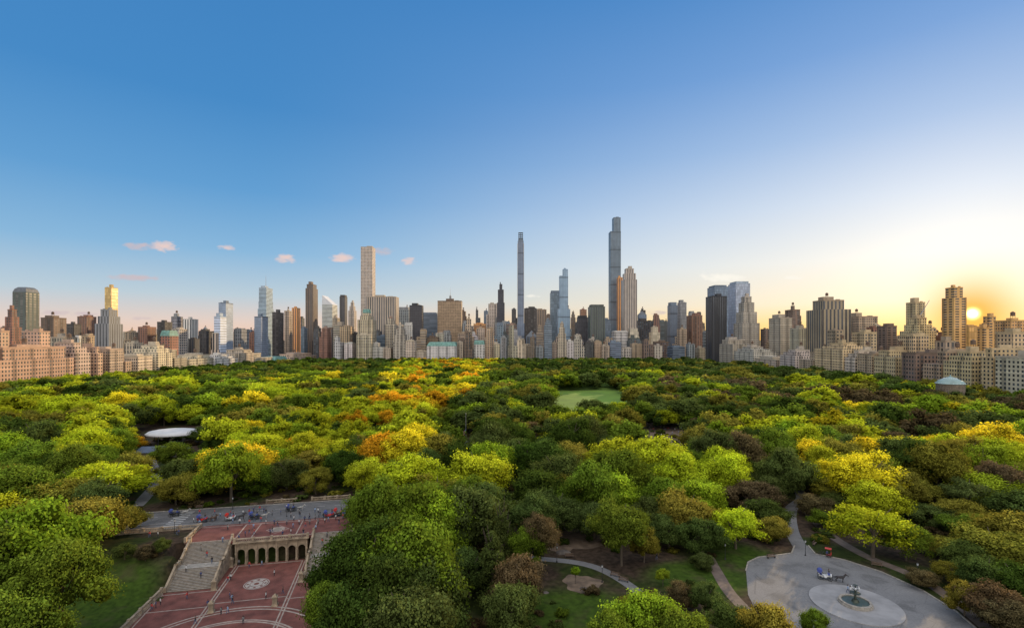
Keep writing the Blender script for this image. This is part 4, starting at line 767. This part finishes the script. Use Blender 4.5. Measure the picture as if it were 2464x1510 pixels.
b.add(vs,fs); b.obj('canopy',[mat('white_fabric',(.5,.49,.48),.7,0,.1,.3)],e,smooth=True)
b=MB()
for i in range(n):
    t0,t1=2*math.pi*i/n,2*math.pi*(i+1)/n; b.add([(13*math.cos(t0),9*math.sin(t0),5.0),(13*math.cos(t1),9*math.sin(t1),5.0),(13*math.cos(t1),9*math.sin(t1),5.4),(13*math.cos(t0),9*math.sin(t0),5.4)],[(0,1,2,3)])
b.obj('valance',[MATS['white_fabric']],e)
for i in range(0,n,4):
    t=2*math.pi*i/n; b=MB(); b.cyl(12.7*math.cos(t),8.7*math.sin(t),0,5,.18,.15,8); b.obj('pole',[black],e)
def shed(px,py,wd,dp,h,rm,wm,lab,rot=0,cat='pavilion',nm='park_pavilion'):
    x,y=P(px,py); e=empty(nm,(x,y,6),rot,label=lab,category=cat)
    b=MB(); b.box(0,0,0,h,wd,dp,0,False); b.obj('wall',[wm],e)
    b=MB(); q,r_=wd/2+.6,dp/2+.6; b.add([(-q,-r_,h),(q,-r_,h),(q,r_,h),(-q,r_,h),(-q+1,0,h+2),(q-1,0,h+2)],[(0,1,5,4),(2,3,4,5),(1,2,5),(3,0,4),(3,2,1,0)]); b.obj('roof',[rm],e)
    for i in range(4): b=MB(); b.box(-wd*.36+i*wd*.24,-dp/2-.03,.9,2.2,1.2,.08); b.obj('window',[mat('window_glass',(.04,.05,.06),.15)],e)
    b=MB(); b.box(wd*.46,-dp/2-.03,0,2.1,.95,.07); b.obj('door',[woodm],e)
shed(392,1100,19,8,3.2,mat('blue_slate',(.07,.09,.13),.6,0,.2,.3),stoned,'low building with blue-grey slate roof behind trees',.1)
shed(545,1030,14,7,3,MATS['blue_slate'],stoned,'small building with grey-blue roof among trees',-.1)
shed(1640,992,14,8,3,mat('pale_roof',(.5,.5,.48),.6),stoned,'small park kiosk with pale roof beside clearing',.1)
shed(1690,1150,7,5,3,white,stoned,'little white-roofed kiosk among trees',.6)
x=(2292-F)/F*400; e=empty('glass_pavilion',(x,402,6),label='pale green ribbed dome roof above the trees',category='pavilion')
b=MB(); b.cyl(0,0,0,19,9,9,24); b.obj('wall',[stoned],e); b=MB(); b.cyl(0,0,19,21.5,9.6,7.5,24); b.cyl(0,0,21.5,23.4,7.2,3.6,24); b.cyl(0,0,23.4,24.3,3.6,1.2,24); b.cyl(0,0,24.3,26,.8,.3,12)
for i in range(24):
    t=i*math.pi/12; b.tube((9.4*math.cos(t),9.4*math.sin(t),19.3),(3.6*math.cos(t),3.6*math.sin(t),23.5),.14,.14,4,1)
b.obj('roof',[mat('pale_copper',(.22,.30,.28),.6,0,.2,.2),white],e)
def car(px,py,i,rot):
    x,y=P(px,py); lab=['white van parked beside clearing','silver car parked beside clearing','dark car parked beside clearing'][i%3]
    e=empty('parked_car',(x,y,6.02),rot,label=lab,category='car',group='cars parked by the clearing')
    prof=[(-2.2,.35),(2.2,.35),(2.25,.8),(1.3,1.0),(.7,1.5),(-1.4,1.55),(-2.0,1.0),(-2.25,.9)]; n=8; b=MB()
    b.add([(yy,s_*.88,zz) for s_ in(-1,1) for yy,zz in prof],[tuple(range(n)),tuple(range(2*n-1,n-1,-1))]+[(j,n+j,n+(j+1)%n,(j+1)%n) for j in range(n)]); b.obj('body',[[white,metal,black][i%3]],e)
    for a_ in(-1.4,1.4):
        for s_ in(-.85,.85): b=MB(); b.tube((a_,s_-.1,.34),(a_,s_+.1,.34),.34,.34,14); b.obj('wheel',[black],e)
    b=MB(); b.add([(1.22,-.8,1.06),(1.22,.8,1.06),(.74,.8,1.5),(.74,-.8,1.5)],[(0,1,2,3)]); b.obj('windscreen',[MATS['window_glass']],e)
for i,(px,py,r_) in enumerate([(1655,1012,.2),(1673,1014,.2),(1690,1018,.3),(1630,1009,.1),(112,1082,0)]): car(px,py,i,r_)
d=250; x=(1121-F)/F*d; e=empty('flagpole',(x,d,6),label='white flagpole with flag lowered to half mast',category='flagpole')
b=MB(); b.cyl(0,0,0,17.5,.13,.06,8); b.cyl(0,0,17.5,17.8,.15,.05,8); b.cyl(0,0,0,.4,.5,.4,10); b.obj('pole',[metal],e)
b=MB(); n=8
fv=[(-.1-3.0*i/n*.45,.25*math.sin(i*.9),10-2.0*(j/13)-(i/n)**1.2*1.6) for j in range(14) for i in range(n+1)]
fm=[]; ff=[]
for j in range(13):
    for i in range(n): ff.append((j*(n+1)+i,j*(n+1)+i+1,(j+1)*(n+1)+i+1,(j+1)*(n+1)+i)); fm.append(2 if (j<7 and i<3) else (0 if j%2==0 else 1))
b.v=fv;b.f=ff;b.m=fm; b.obj('flag',[redp,white,bluep],e)
d=690; x=(2205-F)/F*d; zc=CAM+(HZ-765)/F*d; e=empty('tower_crane',(x,d-2,6),label='thin construction crane above rooftops',category='crane')
b=MB(); b.box(0,0,0,zc-4,1.6,1.6); b.obj('mast',[metal],e); b=MB(); b.tube((0,0,zc-8),(16,0,zc+18),.7,.35,4); b.tube((0,0,zc-8),(-6,0,zc-6),.8,.8,4); b.obj('jib',[metal],e)
for i in range(9):
    px,py=random.choice([(1335,1310),(1370,1300),(1350,1330),(1400,1420),(1330,1420),(610,1205),(1120,1480),(1300,1300)]); x,y=P(px+random.uniform(-25,25),py+random.uniform(-8,8))
    v=[];r_=random.uniform(.6,1.5)
    b=MB(); n=9
    for j in range(4):
        for q in range(n):
            t=2*math.pi*q/n; rr=r_*math.cos(j/3*1.35)*random.uniform(.8,1.15); v.append((rr*math.cos(t)*1.4,rr*math.sin(t),r_*.5*math.sin(j/3*1.4)*random.uniform(.85,1.1)))
    b.add(v,[(j*n+q,j*n+(q+1)%n,(j+1)*n+(q+1)%n,(j+1)*n+q) for j in range(3) for q in range(n)]+[tuple(range(3*n,4*n))]); b.obj('rock',[mat('schist_rock',(.11,.09,.075),.9,0,.4,1)],None,loc=(x,y,gz(x,y)-.1),label='grey rounded bedrock outcrop on the ground',category='rock',group='rock outcrops')
# ---------------------------------------------------------------- clouds (soft emissive-absorbing vapour volumes)
def cloudmat(nm,c,dens,thr):
    m=bpy.data.materials.new(nm); m.use_nodes=True; t=m.node_tree; K=t.links
    for n in list(t.nodes): t.nodes.remove(n)
    x=nd(t,'ShaderNodeTexCoord'); s=nd(t,'ShaderNodeSeparateXYZ'); K.new(x.outputs['Generated'],s.inputs[0])
    q=[M(t,'MULTIPLY',M(t,'SUBTRACT',o,.5),2) for o in s.outputs]
    r2=M(t,'ADD',M(t,'ADD',M(t,'MULTIPLY',q[0],q[0]),M(t,'MULTIPLY',q[1],q[1])),M(t,'MULTIPLY',q[2],q[2]))
    oi=nd(t,'ShaderNodeObjectInfo'); va=nd(t,'ShaderNodeVectorMath',operation='ADD'); K.new(x.outputs['Object'],va.inputs[0]); K.new(oi.outputs['Location'],va.inputs[1])
    mp=nd(t,'ShaderNodeMapping'); mp.inputs['Scale'].default_value=(1,1,2.2); K.new(va.outputs[0],mp.inputs[0])
    nz=nd(t,'ShaderNodeTexNoise'); nz.inputs['Scale'].default_value=.014; nz.inputs['Detail'].default_value=5; K.new(mp.outputs[0],nz.inputs['Vector'])
    f=M(t,'SUBTRACT',M(t,'SUBTRACT',M(t,'MULTIPLY',nz.outputs[0],1.5),thr),M(t,'MULTIPLY',r2,.55))
    dn=M(t,'MULTIPLY',M(t,'MULTIPLY',f,3.0,clamp=True),dens)
    em=nd(t,'ShaderNodeEmission'); em.inputs[0].default_value=(*c,1); K.new(dn,em.inputs[1]); ab_=nd(t,'ShaderNodeVolumeAbsorption'); ab_.inputs[0].default_value=(0,0,0,1); K.new(dn,ab_.inputs[1])
    ad=nd(t,'ShaderNodeAddShader'); K.new(em.outputs[0],ad.inputs[0]); K.new(ab_.outputs[0],ad.inputs[1]); o=nd(t,'ShaderNodeOutputMaterial'); K.new(ad.outputs[0],o.inputs['Volume']); return m
cp=cloudmat('pink_cloud',lin((238,208,198)),.018,.42); cg=cloudmat('mauve_cloud',lin((205,188,192)),.011,.44); cw=cloudmat('white_cloud',lin((255,250,238)),.012,.44)
def cloud(px,py,wp,hp,m,lab):
    d=5000; x=(px-F)/F*d; z=CAM+(HZ-py)/F*d; wd=wp/F*d/2*1.25; hh=hp/F*d/2*1.35; b=MB(); k_=20;q_=10; vs=[]
    for e_ in range(q_+1):
        for a_ in range(k_):
            f_=math.pi*e_/q_; t_=2*math.pi*a_/k_; vs.append((wd*math.sin(f_)*math.cos(t_),wd*.6*math.sin(f_)*math.sin(t_),hh*math.cos(f_)))
    b.add(vs,[(e_*k_+a_,(e_+1)*k_+a_,(e_+1)*k_+(a_+1)%k_,e_*k_+(a_+1)%k_) for e_ in range(q_) for a_ in range(k_)])
    b.obj('cloud',[m],None,loc=(x,d,z),smooth=True,label=lab,category='cloud',group='small evening clouds')
for px,py,wp,hp in[(395,592,60,26),(686,622,54,22),(824,620,62,22),(985,628,38,20),(545,596,38,14)]: cloud(px,py,wp,hp,cp,'small fluffy pink evening cloud')
for px,py,wp,hp in[(335,592,90,16),(325,668,120,14),(920,604,60,18),(135,752,70,12),(205,755,60,12),(345,765,50,10),(1585,752,50,12)]: cloud(px,py,wp,hp,cg,'thin wispy mauve evening cloud')
for px,py,wp,hp in[(1740,668,110,18),(1690,660,24,16),(1910,668,50,10),(1280,712,40,8)]: cloud(px,py,wp,hp,cw,'thin pale sunlit cloud')
